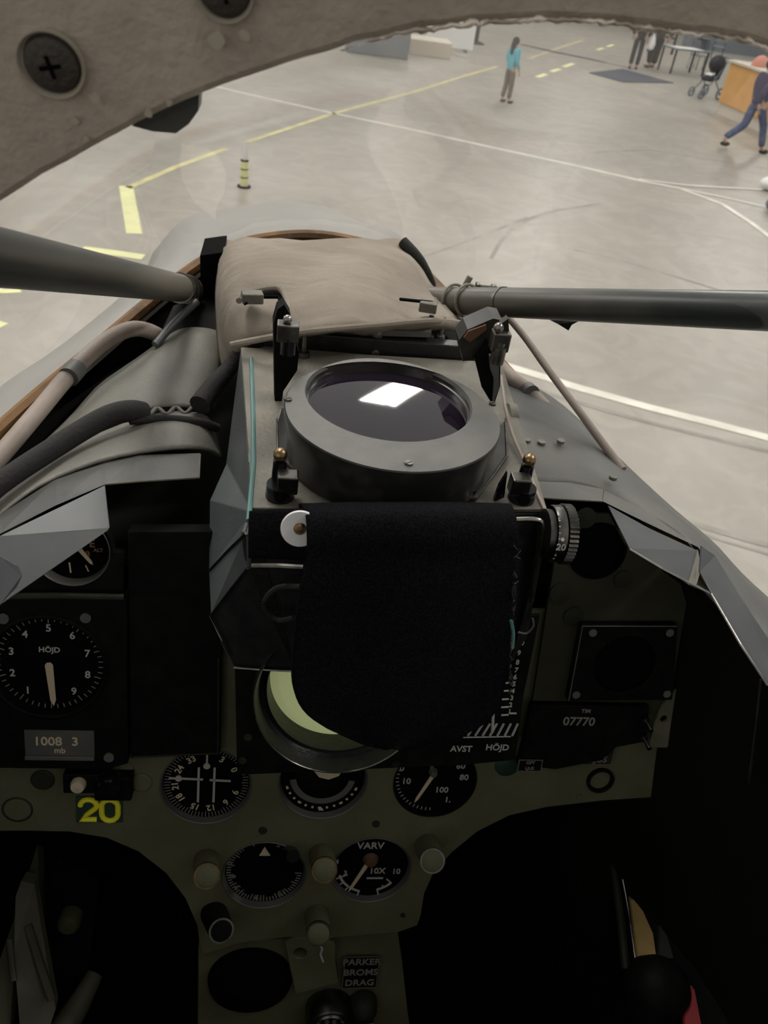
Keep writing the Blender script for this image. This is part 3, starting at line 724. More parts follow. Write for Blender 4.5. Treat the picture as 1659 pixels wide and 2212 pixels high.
# octagon base and ring
rc = PZ(850, 888, 2.953); rr = .0672
bc = V((rc.x, rc.y, 2.916))
oct_px = [(598, 905), (600, 985), (722, 1076), (1030, 1076), (1096, 985), (1092, 905)]
op = [PZ(x, y, 2.921) for x, y in oct_px]
op = op + [V((op[-1].x-.005, rc.y+.05, 2.921)), V((op[0].x+.03, rc.y+.075, 2.921)), V((op[0].x+.002, rc.y+.05, 2.921))]
b = MB(); b.poly(op, (0, 0, -.006)); o = b.build('octagonal_base', 'ringside', sight, world=True)
md = o.modifiers.new('b', 'BEVEL'); md.width = .0012; md.segments = 2; o.data = bake(o); o.modifiers.clear()
b = MB(); b.lathe([(rr*.955, .004), (rr*.945, .010), (rr*.965, .022), (rr, .034), (rr, .0362), (rr*.99, .037)], bc, 96); b.build('ring_wall', 'ringside', sight, smooth=True, world=True)
ac = PZ(841, 857, 2.953); ar = .0535
# annulus with offset hole
bm = bmesh.new(); n = 96; o1 = []; i1 = []; i2 = []; i3 = []; i4 = []
for i in range(n):
    a = 2*math.pi*i/n; cs, sn = math.cos(a), math.sin(a)
    o1.append(bm.verts.new((rc.x+rr*.99*cs, rc.y+rr*.99*sn, 2.953))); i1.append(bm.verts.new((ac.x+ar*cs, ac.y+ar*sn, 2.953)))
    i2.append(bm.verts.new((ac.x+ar*.985*cs, ac.y+ar*.985*sn, 2.9505)))
for P_, Q_ in ((o1, i1), (i1, i2)):
    for i in range(n): bm.faces.new((P_[i], P_[(i+1) % n], Q_[(i+1) % n], Q_[i]))
bmesh.ops.recalc_face_normals(bm, faces=bm.faces); me = bpy.data.meshes.new('ring_face'); bm.to_mesh(me); bm.free()
inworld(link('ring_face', me, 'ring', sight), sight)
b = MB(); b.lathe([(ar*.985, -.0025), (ar*.985, -.005), (ar*.96, -.0055), (ar*.955, -.008), (ar*.90, -.009)], ac, 96); b.build('inner_barrel', 'ringside', sight, smooth=True, world=True)
# lens
M['lens'] = mat('coated_dark_lens', (.010, .006, .014), .04, spec=.9, coat=1)
lens = MB(); Rl = ar*.955; Rs = .8
prof = []
for k in range(14):
    r = Rl*(1-k/13)+1e-5; prof.append((r, -.0075 + (math.sqrt(Rs*Rs-r*r)-math.sqrt(Rs*Rs-Rl*Rl))))
lens.lathe(prof, ac, 96); lens.build('lens', 'lens', sight, smooth=True, world=True)['label'] = 'dark domed glass lens'
b = MB(); b.tube([PZ(x, y, 2.9215) for x, y in oct_px], .0007, 6); b.build('worn_and_highlight_edge', 'steel_d', sight, world=True)  # strip along the octagon stands in for its bevel highlight
for x, y in ((883, 1000), (622, 862), (1064, 872)):
    p = PZ(x, y, 2.9535); MB().cyl(p-V((0, 0, .0006)), p+V((0, 0, .0006)), .0025, n=12).box(p+V((0, 0, .0007)), (.0035, .0008, .0004), Matrix.Rotation(.6, 3, 'Z')).build('ring_screw', 'steel_d', sight, world=True)
b = MB(); p = PZ(1018, 1062, 2.922); b.cyl(p, p+V((0, 0, .002)), .003, n=12).build('base_screw', 'black_g', sight, world=True)
# rear bar and bolts
b = MB(); b.poly([PY(708, 706, .60), PY(932, 718, .60), PY(932, 729, .60), PY(712, 722, .60)], (0, .02, 0)); b.build('rear_bar', 'ring', sight, world=True)
for x, y, r, hh, m in ((810, 758, .0075, .004, 'steel'), (700, 750, .004, .01, 'steel_d'), (920, 755, .005, .014, 'steel_d'), (948, 748, .004, .01, 'plate'), (655, 775, .005, .006, 'steel_d')):
    p = PZ(x, y, 2.916); b = MB(); b.cyl(p, p+V((0, 0, hh)), r, r*.9, 16); b.cyl(p+V((0, 0, hh)), p+V((0, 0, hh+.016)), r*.38, n=12)
    if r > .006: b.cyl(p+V((0, 0, .012)), p+V((0, 0, .018)), r*.6, n=6)
    b.build('bolt', m, sight, smooth=True, world=True)
b = MB(); b.box(PZ(790, 742, 2.922), (.16, .012, .014), bev=.001).build('rear_rail', 'hudblk', sight, world=True)
# chrome frame round lower right corner of the casing
b = MB(); b.tube(smooth_path([Y_(1095, 1124, .368), Y_(1150, 1122, .368), Y_(1170, 1130, .368), Y_(1170, 1165, .368), Y_(1160, 1220, .368), Y_(1148, 1300, .366)], 5), .0016, 10)
b.build('corner_frame', 'steel', sight, smooth=True, world=True)
# knurled knob 20
kx = Y_(1190, 1152, .375); rk = 62*scale_at(kx)
t = thing('range_knob', 'knurled metal knob marked 20 on the right side of the gunsight', 'knob', kx)
b = MB(); b.lathe([(.0001, -.005), (rk*.85, -.005), (rk*.85, -.001)], n=40, rot=Matrix.Rotation(math.pi/2, 3, 'Y')); b.lathe([(rk*.97, -.001), (rk, .0), (rk, .0045), (rk*.97, .005), (rk*.8, .005)], n=48, rot=Matrix.Rotation(math.pi/2, 3, 'Y')); b.build('scale_drum', 'steel_d', t, smooth=True)
b = MB(); rot = Matrix.Rotation(math.pi/2, 3, 'Y')
nn = 40; prof = []
bm = b.bm; R0 = []; R1_ = []; 
for i in range(nn*2):
    a = math.pi*i/nn; q = rk*(1.06 if i % 2 else 1.0)
    R0.append(bm.verts.new((.0055, q*math.cos(a), q*math.sin(a)))); R1_.append(bm.verts.new((.011, q*math.cos(a), q*math.sin(a))))
for i in range(nn*2): bm.faces.new((R0[i], R0[(i+1) % (2*nn)], R1_[(i+1) % (2*nn)], R1_[i]))
bm.faces.new(R1_); bm.faces.new(R0[::-1]); b.build('knurled_grip', 'steel_d', t)
def drum_text(s, ang, size, x):
    bm = text_mesh([(s, 0, 0, size, 0)]); 
    mt = Matrix.Rotation(-ang, 4, 'X') @ Matrix.Translation((x, 0, rk*1.012)); bmesh.ops.transform(bm, matrix=mt, verts=bm.verts)
    me = bpy.data.meshes.new('marking'); bm.to_mesh(me); bm.free(); return link('marking', me, 'white', t)
drum_text('20', math.radians(-80), .0058, .001)
drum_text('.', math.radians(-52), .014, .001)
for q in range(9): drum_text('-', math.radians(-110+q*12) if q*12-110 < -90 or q*12-110 > -68 else math.radians(-100), .004, -.0008)
# rear knob edge seen behind ring
b = MB(); p = PZ(1102, 908, 2.91); b.lathe([(.004, -.003), (.0125, -.003), (.0125, .003), (.004, .003)], p, 30, Matrix.Rotation(math.pi/2, 3, 'Y'))
tag(b.build('adjustment_disc', 'plate', smooth=True), 'small grey disc knob at the right flank behind the glass ring', 'knob')
tube_thing('thin_wire', 'thin grey wire running down the right flank of the gunsight', 'wire', [PZ(1083, 812, 2.93), PZ(1092, 880, 2.925), PZ(1108, 940, 2.922), PZ(1138, 1010, 2.92), PZ(1160, 1065, 2.92), PZ(1178, 1105, 2.918)], .0011, 'hose', 8)
# side brackets of the (missing) reflector glass
t = thing('reflector_bracket', 'upright black reflector bracket with chrome nut at left of the lens', 'bracket', PZ(605, 870, 2.92))
b = MB(); b.poly([PY(591, 700, .505), PY(600, 668, .505), PY(614, 658, .505), PY(628, 682, .505), PY(632, 720, .505), PY(646, 762, .505), PY(642, 800, .505), PY(612, 845, .505), PY(604, 900, .505), PY(594, 900, .505)], (-.001, .012, 0)); b.build('blade', 'black', t, world=True)
def nut(parent, px, py, yy, r, n=10, m='black_g'):
    p = PY(px, py, yy); MB().cyl(p-V((0, 0, .006)), p+V((0, 0, .006)), r, n=n).cyl(p+V((0, 0, .006)), p+V((0, 0, .009)), r*.7, n=16).build('nut', m, parent, smooth=True, world=True)
nut(t, 622, 745, .490, .0052); p = PY(622, 716, .49); MB().box(p, (.014, .010, .012), bev=.001).build('clamp_block', 'steel_d', t, world=True)
MB().sph(PY(621, 690, .49), .003, 10).cyl(PY(621, 690, .49), PY(621, 716, .49), .0018, n=8).build('pin', 'steel', t, smooth=True, world=True)
t = thing('reflector_bracket', 'angled brown and black reflector bracket with chrome nut at right of the lens', 'bracket', PZ(1062, 875, 2.92))
b = MB(); b.poly([PY(1025, 775, .50), PY(1052, 735, .50), PY(1082, 745, .50), PY(1080, 835, .50), PY(1066, 878, .50), PY(1040, 835, .50)], (.001, .008, 0)); b.build('blade', 'black', t, world=True)
b = MB(); b.poly([PY(1058, 770, .493), PY(1074, 768, .493), PY(1078, 790, .493), PY(1078, 838, .493), PY(1066, 870, .493), PY(1068, 820, .493), PY(1060, 800, .493)], (0, .004, 0)); b.build('edge_plate', 'ring', t, world=True)
b = MB(); b.poly([PY(992, 735, .505), PY(1010, 712, .505), PY(1065, 688, .505), PY(1085, 692, .505), PY(1078, 712, .505), PY(1050, 745, .505), PY(1022, 778, .505), PY(1000, 780, .505)], (0, .02, 0)); b.build('arm', 'ringside', t, world=True)
b = MB(); b.poly([PY(1002, 730, .503), PY(1012, 716, .503), PY(1050, 702, .503), PY(1052, 712, .503), PY(1015, 740, .503)], (0, .004, 0)); b.build('brown_pad', 'brown', t, world=True)
nut(t, 1076, 766, .485, .0048, m='steel_d'); MB().box(PY(1080, 735, .488), (.012, .010, .013), bev=.001).build('clamp_block', 'steel_d', t, world=True)
MB().poly([PY(1082, 700, .49), PY(1098, 688, .49), PY(1100, 720, .49), PY(1096, 742, .49), PY(1084, 745, .49)], (0, .006, 0)).build('tab', 'ringside', t, world=True)
MB().sph(PY(1077, 708, .486), .0035, 10).cyl(PY(1077, 708, .486), PY(1078, 735, .486), .002, n=8).build('pin', 'steel', t, smooth=True, world=True)
# ball studs
def stud(px, py, label, flip=1):
    p = PZ(px, py, 2.917); t = thing('ball_stud', label, 'stud', p, None, 'ball studs on the gunsight top')
    MB().cyl((0, 0, 0), (0, 0, .010), .0085, .008, 20).build('base', 'black_g', t, smooth=True)
    MB().box((flip*.004, -.002, .013), (.012, .010, .012), bev=.001).build('clamp', 'steel_d', t)
    MB().cyl((-flip*.001, .006, .01), (-flip*.001, .006, .022), .0045, .004, 14).build('neck', 'black_g', t, smooth=True)
    MB().sph((-flip*.001, .006, .026), .0042, 14).build('ball', 'brass', t, smooth=True)
    return t
stud(604, 1075, 'dark ball-headed stud on the left front corner of the gunsight top')
t = stud(1124, 1080, 'dark ball-headed stud on the right front corner of the gunsight top', -1)
b = MB(); b.poly([(-.018, -.004, .0), (-.012, -.004, .004), (-.014, -.004, .022), (-.017, -.004, .012)], (0, .003, 0)); b.build('spring_clip', 'black_g', t)

# canvas hood
def G(x, y, z): return PZ(x, y, z)
hood_rows = [
 [G(462, 560, 2.86), G(486, 522, 2.905), G(580, 519, 2.925), G(680, 521, 2.93), G(790, 522, 2.925), G(868, 520, 2.905), G(905, 545, 2.86)],
 [G(466, 600, 2.865), G(490, 570, 2.925), G(580, 565, 2.945), G(690, 566, 2.945), G(800, 570, 2.945), G(895, 578, 2.92), G(930, 610, 2.87)],
 [G(468, 680, 2.875), G(490, 640, 2.93), G(575, 628, 2.94), G(690, 625, 2.948), G(810, 625, 2.95), G(920, 632, 2.92), G(955, 650, 2.88)],
 [G(474, 760, 2.87), G(506, 695, 2.925), G(590, 685, 2.935), G(700, 680, 2.945), G(820, 680, 2.945), G(950, 668, 2.93), G(990, 680, 2.89)],
 [G(480, 800, 2.86), G(520, 740, 2.915), G(600, 722, 2.932), G(700, 712, 2.942), G(820, 705, 2.942), G(955, 695, 2.94), G(1010, 712, 2.90)],
 [G(482, 830, 2.85), G(526, 750, 2.90), G(605, 733, 2.920), G(700, 724, 2.928), G(820, 716, 2.930), G(960, 712, 2.928), G(1016, 724, 2.895)]]
cover = thing('canvas_cover', 'khaki canvas cover wrapped over the back of the gunsight', 'cover', PZ(700, 620, 2.9))
sheet('cloth', hood_rows, 'fabric', cover, .003, world=True, wob=.005, wscale=38)
# slot with metal tab in the canvas, at left and right
b = MB(); q = [PZ(x, y, z_) for x, y, z_ in ((522, 636, 2.944), (540, 628, 2.944), (590, 622, 2.95), (612, 632, 2.95), (620, 672, 2.95), (612, 700, 2.95), (600, 640, 2.95), (560, 640, 2.95), (528, 655, 2.946))]
q = [v+(EYE-v).normalized()*.012 for v in q]; b.poly(q, (0, 0, -.002)); b.build('slot_edge', 'black_m', cover, world=True)
b = MB(); b.tube(smooth_path([p_+(EYE-p_).normalized()*.010 for p_ in [PZ(516, 650, 2.947), PZ(530, 634, 2.948), PZ(590, 622, 2.953), PZ(614, 634, 2.953), PZ(622, 672, 2.953), PZ(616, 705, 2.950)]], 4), .0024, 8); b.build('slot_hem', 'fabric', cover, smooth=True, world=True)
b = MB(); b.tube(smooth_path([PZ(500, 745, 2.925), PZ(560, 733, 2.935), PZ(620, 722, 2.94), PZ(700, 712, 2.945), PZ(820, 702, 2.946), PZ(930, 693, 2.945), PZ(1000, 700, 2.922), PZ(1018, 716, 2.91)], 5), .0026, 8); b.build('front_hem', 'fabric', cover, smooth=True, world=True)
p = PZ(545, 642, 2.953); tag(MB().box(p, (.016, .010, .008), Matrix.Rotation(.2, 3, 'Z'), .001).build('metal_tab', 'plate'), 'grey metal tab poking through the left slot of the canvas', 'tab')
p = PZ(925, 662, 2.952); tag(MB().box(p, (.014, .010, .008), Matrix.Rotation(-.2, 3, 'Z'), .001).build('metal_tab', 'plate'), 'grey metal tab poking through the right slot of the canvas', 'tab')
p = PZ(900, 650, 2.955); b = MB(); b.box(p, (.028, .004, .002), Matrix.Rotation(-.03, 3, 'Z'), .001); b.build('right_slot', 'black_m', cover, world=True)
tube_thing('rubber_strap', 'black rolled rubber strap curling from under the canvas cover down left', 'strap', [PZ(625, 722, 2.925), PZ(575, 733, 2.918), PZ(530, 752, 2.905), PZ(495, 795, 2.89), PZ(460, 835, 2.885), PZ(432, 875, 2.88)], [.0035, .0085], 'fabric_d', 14)
b = MB(); b.poly([PY(432, 552, .80), PY(482, 545, .80), PY(478, 725, .80), PY(436, 725, .80)], (0, .05, 0)); tag(b.build('dark_post', 'black_m'), 'black upright box behind the left edge of the canvas cover', 'post')
b = MB(); b.tube(smooth_path([PZ(870, 522, 2.925), PZ(900, 555, 2.915), PZ(920, 590, 2.90), PZ(930, 615, 2.885)], 4), .006, 10); tag(b.build('rubber_strap', 'fabric_d', smooth=True), 'dark rubber edge along the right rear side of the canvas', 'strap')
tube_thing('grey_cable', 'thin blue-grey cable rising toward the left strut', 'cable', [PZ(335, 745, 2.87), PZ(375, 700, 2.88), PZ(425, 652, 2.89)], .0035, 'hudgrey', 10)
b = MB(); b.poly([PZ(340, 735, 2.865), PZ(375, 660, 2.865), PZ(440, 640, 2.865), PZ(480, 640, 2.865), PZ(480, 722, 2.865), PZ(390, 722, 2.865)], (0, 0, -.01)); tag(b.build('dark_bracket', 'black'), 'dark blue-black plate below the end of the left strut', 'plate')

# glareshields
gl = thing('glareshield', 'worn grey sheet metal shield over the left side of the panel', 'glareshield', PZ(250, 980, 2.84))
sheet('rear_sheet', [
 [G(345, 740, 2.86), G(390, 715, 2.872), G(440, 712, 2.876), G(482, 724, 2.866), G(486, 740, 2.84)],
 [G(230, 820, 2.85), G(310, 790, 2.868), G(400, 780, 2.876), G(465, 790, 2.87), G(482, 800, 2.84)],
 [G(140, 915, 2.845), G(220, 872, 2.862), G(330, 850, 2.874), G(440, 845, 2.872), G(470, 850, 2.845)],
 [G(40, 1005, 2.835), G(140, 950, 2.853), G(310, 888, 2.868), G(430, 882, 2.87), G(460, 886, 2.845)]], 'shield', gl, .002, world=True, wob=.002)
b = MB(); pts = []
for i in range(37):
    u = i/36; pts.append(G(310+130*u, 890+7*math.sin(u*math.pi*6.5)-6*u, 2.872))
b.tube(pts, .0016, 8); b.build('wavy_edge', 'shield', gl, smooth=True, world=True)
sheet('front_sheet', [
 [G(-80, 1130, 2.835), G(0, 1062, 2.845), G(150, 965, 2.858), G(310, 902, 2.868), G(430, 895, 2.868), G(465, 930, 2.85)],
 [G(-80, 1160, 2.845), G(0, 1085, 2.855), G(150, 990, 2.866), G(310, 935, 2.874), G(430, 925, 2.872), G(470, 955, 2.852)],
 [G(-80, 1190, 2.845), G(0, 1112, 2.855), G(120, 1030, 2.864), G(300, 978, 2.872), G(430, 968, 2.870), G(478, 990, 2.850)]], 'shield', gl, .002, world=True, wob=.0015)
lipL = [(-80, 1190, 2.855), (0, 1112, 2.857), (120, 1035, 2.862), (230, 998, 2.868), (300, 984, 2.870), (432, 980, 2.870)]
lipB = [(-80, 1235, .36), (0, 1153, .40), (120, 1092, .43), (228, 1046, .455), (300, 1040, .46), (430, 1032, .465)]
b = MB()
for (p, q), (r_, s_) in zip(zip(lipL, lipL[1:]), zip(lipB, lipB[1:])):
    b.poly([G(*p), G(*q), PY(*s_), PY(*r_)], (0, .0015, -.0005))
b.build('front_lip', 'shield2', gl, world=True)
b = MB(); b.tube([PY(x, y, z_-.0008) for x, y, z_ in lipB[3:]]+[G(432, 982, 2.869)], .0008, 6); b.build('worn_and_highlight_edge', 'plate', gl, world=True)
tube_thing('rubber_roll', 'black rubber roll lying across the left shield', 'rubber roll', [G(-80, 1120, 2.857), G(0, 1045, 2.866), G(120, 965, 2.872), G(220, 905, 2.88), G(275, 888, 2.882), G(308, 892, 2.876)], [.007, .0085], 'fabric_d', 14)
tube_thing('black_cable', 'thin dark cable lying under the wavy edge of the left shield', 'cable', [G(280, 908, 2.876), G(350, 905, 2.874), G(430, 912, 2.874), G(470, 925, 2.866)], .0035, 'fabric_d', 10)
b = MB(); b.poly([PD(226, 1049, .508), PD(236, 1140, .490), PD(232, 1146, .489), PD(0, 1306, .452), PD(-60, 1350, .445), PD(-60, 1190, .462), PD(0, 1158, .470)], (0, .0015, -.0008))
tag(b.build('side_flap', 'flap'), 'bare grey metal flap below the left shield hiding a gauge', 'flap')
b = MB(); b.poly([PD(-60, 1195, .42), PD(0, 1202, .42), PD(36, 1222, .42), PD(46, 1245, .42), PD(34, 1270, .42), PD(0, 1306, .415), PD(-60, 1380, .40)], (0, .0015, -.0008))
tag(b.build('side_flap', 'flap'), 'small rounded grey metal flap at the left picture edge', 'flap')

gr = thing('glareshield', 'grey sheet metal shield curving over the right side of the panel', 'glareshield', PZ(1300, 1050, 2.84))
sheet('sheet_metal', [
 [G(1085, 800, 2.852), G(1140, 830, 2.856), G(1220, 880, 2.856), G(1330, 985, 2.853), G(1430, 1080, 2.852), G(1530, 1165, 2.852), G(1600, 1240, 2.852), G(1720, 1350, 2.852)],
 [G(1095, 870, 2.868), G(1150, 895, 2.868), G(1220, 930, 2.866), G(1320, 1010, 2.864), G(1410, 1085, 2.862), G(1500, 1160, 2.862), G(1580, 1250, 2.862), G(1700, 1375, 2.862)],
 [G(1110, 960, 2.874), G(1160, 975, 2.874), G(1220, 995, 2.872), G(1310, 1040, 2.870), G(1400, 1100, 2.868), G(1490, 1170, 2.868), G(1560, 1260, 2.868), G(1680, 1400, 2.868)],
 [G(1125, 1040, 2.872), G(1175, 1042, 2.872), G(1230, 1045, 2.871), G(1305, 1062, 2.870), G(1395, 1110, 2.869), G(1485, 1172, 2.868), G(1540, 1250, 2.867), G(1665, 1408, 2.867)]], 'shield2', gr, .002, world=True, wob=.0012)
lipT = [(1125, 1036), (1175, 1040), (1232, 1043), (1305, 1058), (1395, 1104), (1485, 1165), (1545, 1250), (1668, 1405)]
lipD = [(1130, 1074, .44), (1178, 1076, .44), (1240, 1080, .44), (1302, 1083, .438), (1400, 1131, .42), (1508, 1182, .40), (1556, 1252, .375), (1680, 1410, .32)]
b = MB()
for (p, q), (r_, s_) in zip(zip(lipT, lipT[1:]), zip(lipD, lipD[1:])):
    b.poly([G(*p, 2.872), G(*q, 2.872), PY(*s_), PY(*r_)], (0, .0015, -.0005))
b.build('front_lip', 'shield2', gr, world=True)
b = MB(); b.tube([PY(x, y, z_-.001) for x, y, z_ in lipD[:4]], .0007, 6); b.build('worn_and_highlight_edge', 'plate', gr, world=True)
for x, y in ((1138, 950), (1170, 955), (1212, 952), (1325, 1030)):
    p = G(x, y, 2.876); MB().cyl(p-V((0, 0, .002)), p+V((0, 0, .0008)), .0032, n=14).build('rivet', 'shield', gr, smooth=True, world=True)
t = thing('side_flap', 'grey angular metal flap hanging below the right shield', 'flap', PD(1420, 1190, .50))
b = MB(); b.poly([PD(1314, 1092, .53), PD(1400, 1140, .515), PD(1508, 1190, .50), PD(1500, 1270, .485), PD(1360, 1184, .50)], (0, .0015, -.0008)); b.build('plate', 'flap', t, world=True)
b = MB(); b.poly([PD(1508, 1188, .499), PD(1514, 1230, .49), PD(1505, 1262, .482), PD(1536, 1281, .475), PD(1500, 1270, .484), PD(1486, 1262, .486)], (0, .0015, -.0008)); b.build('folded_edge', 'plate', t, world=True)
b = MB(); b.tube([PD(1360, 1186, .499), PD(1430, 1228, .492), PD(1536, 1283, .474)], .0007, 6); b.build('worn_and_highlight_edge', 'steel', t, world=True)
b = MB(); b.poly([PD(1516, 1180, .478), PD(1545, 1200, .474), PD(1600, 1290, .458), PD(1720, 1470, .43), PD(1720, 1560, .42), PD(1659, 1478, .43), PD(1600, 1390, .446), PD(1536, 1280, .464), PD(1512, 1235, .472)], (0, .0015, -.0008))
tag(b.build('side_rail', 'flap'), 'long grey metal rail descending along the right cockpit side', 'rail')
b = MB(); b.tube([PD(1536, 1283, .463), PD(1600, 1393, .445), PD(1659, 1481, .429)], .0007, 6); tag(b.build('rail_edge', 'steel'), 'bright worn edge line under the right rail', 'edge')
tube_thing('thin_rod', 'thin bright metal rod hanging upright at the right cockpit side', 'rod', [PD(1643, 1468, .52), PD(1636, 1540, .53), PD(1628, 1610, .54), PD(1618, 1692, .55)], .0009, 'steel', 8)

# ================================================================== INSTRUMENT PANEL
pan = thing('instrument_panel', 'olive green main instrument panel with rounded leg cut-outs', 'instrument panel', PO, PROT)
def pl(px, py, off=0):
    q = PROT.transposed() @ (PP(px, py, off)-PO); return (q.x, q.y)
outl = [(-260, 1300), (-260, 1795), (60, 1793), (150, 1795), (230, 1808), (300, 1838), (360, 1885), (402, 1940), (428, 2000), (432, 2040), (440, 2060),
        (520, 2035), (620, 2022), (700, 2026), (860, 2012), (900, 1998), (908, 1975), (915, 1930), (935, 1885), (975, 1840), (1030, 1795), (1100, 1760), (1180, 1742), (1300, 1728), (1420, 1720), (1440, 1560), (1470, 1490), (1480, 1330), (1200, 1320), (500, 1320), (-260, 1320)]
GA = {}
def gauge_geom(key, px, py, rpx, off=0):
    x, y = pl(px, py, off); k = scale_at(PP(px, py, off)); GA[key] = (px, py, rpx*k, off); return (x, y, rpx*k)
holes = [gauge_geom('hsi', 445, 1698, 98), gauge_geom('adi', 698, 1688, 97), gauge_geom('spd', 940, 1688, 92), gauge_geom('clock', 571, 1890, 90), gauge_geom('rpm', 802, 1879, 87)]
plate2d('panel_plate', [pl(*p) for p in outl], holes, .004, 'olive', pan, .0004)
# pedestal
b2 = [(430, 2040), (428, 2260), (892, 2260), (880, 2190), (868, 2080), (858, 2012), (700, 2015), (640, 2030), (560, 2030)]
plate2d('pedestal_plate', [pl(*p, -.012) for p in b2], [], .003, 'olive', pan, .0004).location.z = -.012
for i, (x, y, r, m) in enumerate(((93, 1683, 25, 'olive_d'), (265, 1662, 24, 'olive'), (306, 1689, 23, 'olive'), (1335, 1555, 1, 'olive'), (1095, 1652, 27, 'green_d'), (568, 1792, 9, 'olive_d'), (812, 1778, 8, 'olive_d'), (870, 1975, 5, 'olive_d'), (1250, 1718, 5, 'olive_l'))):
    p = pl(x, y); k = scale_at(PP(x, y)); b = MB(); b.lathe([(.0001, .0022), (r*k*.85, .0022), (r*k, .0012), (r*k, 0)], (p[0], p[1], 0), 28); b.build('round_cap' if r > 12 else 'rivet', m, pan, smooth=True)
b = MB(); p = pl(38, 1748); b.lathe([(.011, .0005), (.0095, .0008), (.009, -.001), (.0001, -.001)], (p[0], p[1], 0), 28); b.build('recessed_cap', 'olive_d', pan, smooth=True)

def gauge(key, name, label, rim='black', depth=.0045, cover=True):
    px, py, R, off = GA[key]; t = thing(name, label, 'gauge', PP(px, py, off), PROT)
    b = MB(); b.lathe([(R*1.0, .0008), (R*.985, .0014), (R*.965, .0008), (R*.955, -.002), (R*.94, -depth)], n=72); b.build('rim', rim, t, smooth=True)
    b = MB(); b.cyl((0, 0, -depth-.001), (0, 0, -depth), R*.98, n=64); b.build('dial', 'black_m', t)
    return t, R, -depth+.0004
def pointer(t, R, z, ang, ln, w, tail=.15, m='cream', x=0, y=0, name='pointer'):
    a = math.radians(ang); b = MB(); d = V((math.sin(a), math.cos(a), 0)); n = V((d.y, -d.x, 0)); c = V((x, y, z))
    b.poly([c-d*tail*R+n*w*.5, c+n*w, c+d*R*ln*.85+n*w*.7, c+d*R*ln, c+d*R*ln*.85-n*w*.7, c-n*w, c-d*tail*R-n*w*.5], (0, 0, .0006))
    return b.build(name, m, t)
# --- HSI
t, R, z = gauge('hsi', 'course_gauge', 'round black compass gauge with white double cross bars', 'shield2')
nums = []
for i, s in enumerate(['6', '9', '12', '15', '18', '21', '24', '27', '30', '33', '36', '3']):
    a = math.radians(118+i*30 if False else 120-30+i*30)
for s, a in (('9', 112), ('6', 140), ('12', 170), ('15', 200), ('18', 234), ('21', 262), ('24', 300), ('33', 330), ('3', 28), ('0', 60)):
    ar_ = math.radians(a); nums.append((s, math.sin(ar_)*R*.68, math.cos(ar_)*R*.68, R*.21, -ar_, z))
text('numerals', nums, 'cream', t)['label'] = 'cream numerals'
b = MB(); tickmarks(b, 72, R*.80, R*.92, R*.018, z, long_every=6, rl=R*.77); b.build('scale_marks', 'dim', t)
b = MB(); zz = z+.002
b.box((-.17*R, -.02*R, zz), (R*.05, R*.92, .0005)).box((.17*R, -.02*R, zz), (R*.05, R*.92, .0005))
b.box((-.44*R, .14*R, zz), (R*.74, R*.05, .0005), Matrix.Rotation(-.04, 3, 'Z')).box((.30*R, .10*R, zz), (R*.46, R*.05, .0005), Matrix.Rotation(-.05, 3, 'Z'))
b.cyl((-.60*R, .15*R, zz-.0004), (-.60*R, .15*R, zz+.0006), R*.075).cyl((0, .48*R, zz-.0004), (0, .48*R, zz+.0006), R*.075).box((0, .66*R, zz), (R*.04, R*.25, .0005))
b.build('cross_bars', 'white', t)
# --- ADI
t, R, z = gauge('adi', 'attitude_indicator', 'round attitude indicator with cream wings under the scope flange', 'shield2')
b = MB(); b.sph((-.05*R, .25*R, z-.002), R*.62, 32, (1, 1, .22)); b.build('horizon_ball', 'black', t, smooth=True)
b = MB(); 
def arcband(b, r0, r1, a0, a1, z, n=24, x=0, y=0, h=.0004):
    P0 = []
    for i in range(n+1):
        a = math.radians(a0+(a1-a0)*i/n); P0.append((math.sin(a), math.cos(a)))
    for i in range(n):
        q = [V((x+P0[i][0]*r0, y+P0[i][1]*r0, z)), V((x+P0[i][0]*r1, y+P0[i][1]*r1, z)), V((x+P0[i+1][0]*r1, y+P0[i+1][1]*r1, z)), V((x+P0[i+1][0]*r0, y+P0[i+1][1]*r0, z))]
        b.poly(q, (0, 0, h))
arcband(b, R*.60, R*.74, 100, 262, z, y=.05*R); b.build('grey_band', 'ring', t)
b = MB()
for i in range(13):
    a = math.radians(112+i*11.5); r0 = R*.80; w = R*(.05 if i % 3 else .08)
    c = V((math.sin(a)*R*.83, math.cos(a)*R*.83+.02*R, z)); b.box(c, (w, R*.05, .0005), Matrix.Rotation(-a, 3, 'Z'))
b.poly([(.02*R, -.78*R, z), (-.04*R, -.87*R, z), (.08*R, -.87*R, z)], (0, 0, .0006))
b.build('scale_marks', 'cream', t)
b = MB(); zz = z+.004
b.poly([(-.55*R, .34*R, zz), (-.25*R, .32*R, zz), (-.10*R, .12*R, zz), (.12*R, .06*R, zz), (.34*R, .16*R, zz), (.42*R, .34*R, zz), (.36*R, .36*R, zz), (.10*R, .30*R, zz), (-.1*R, .32*R, zz), (-.55*R, .38*R, zz)], (0, 0, .0006))
b.build('wing_symbol', 'cream', t)
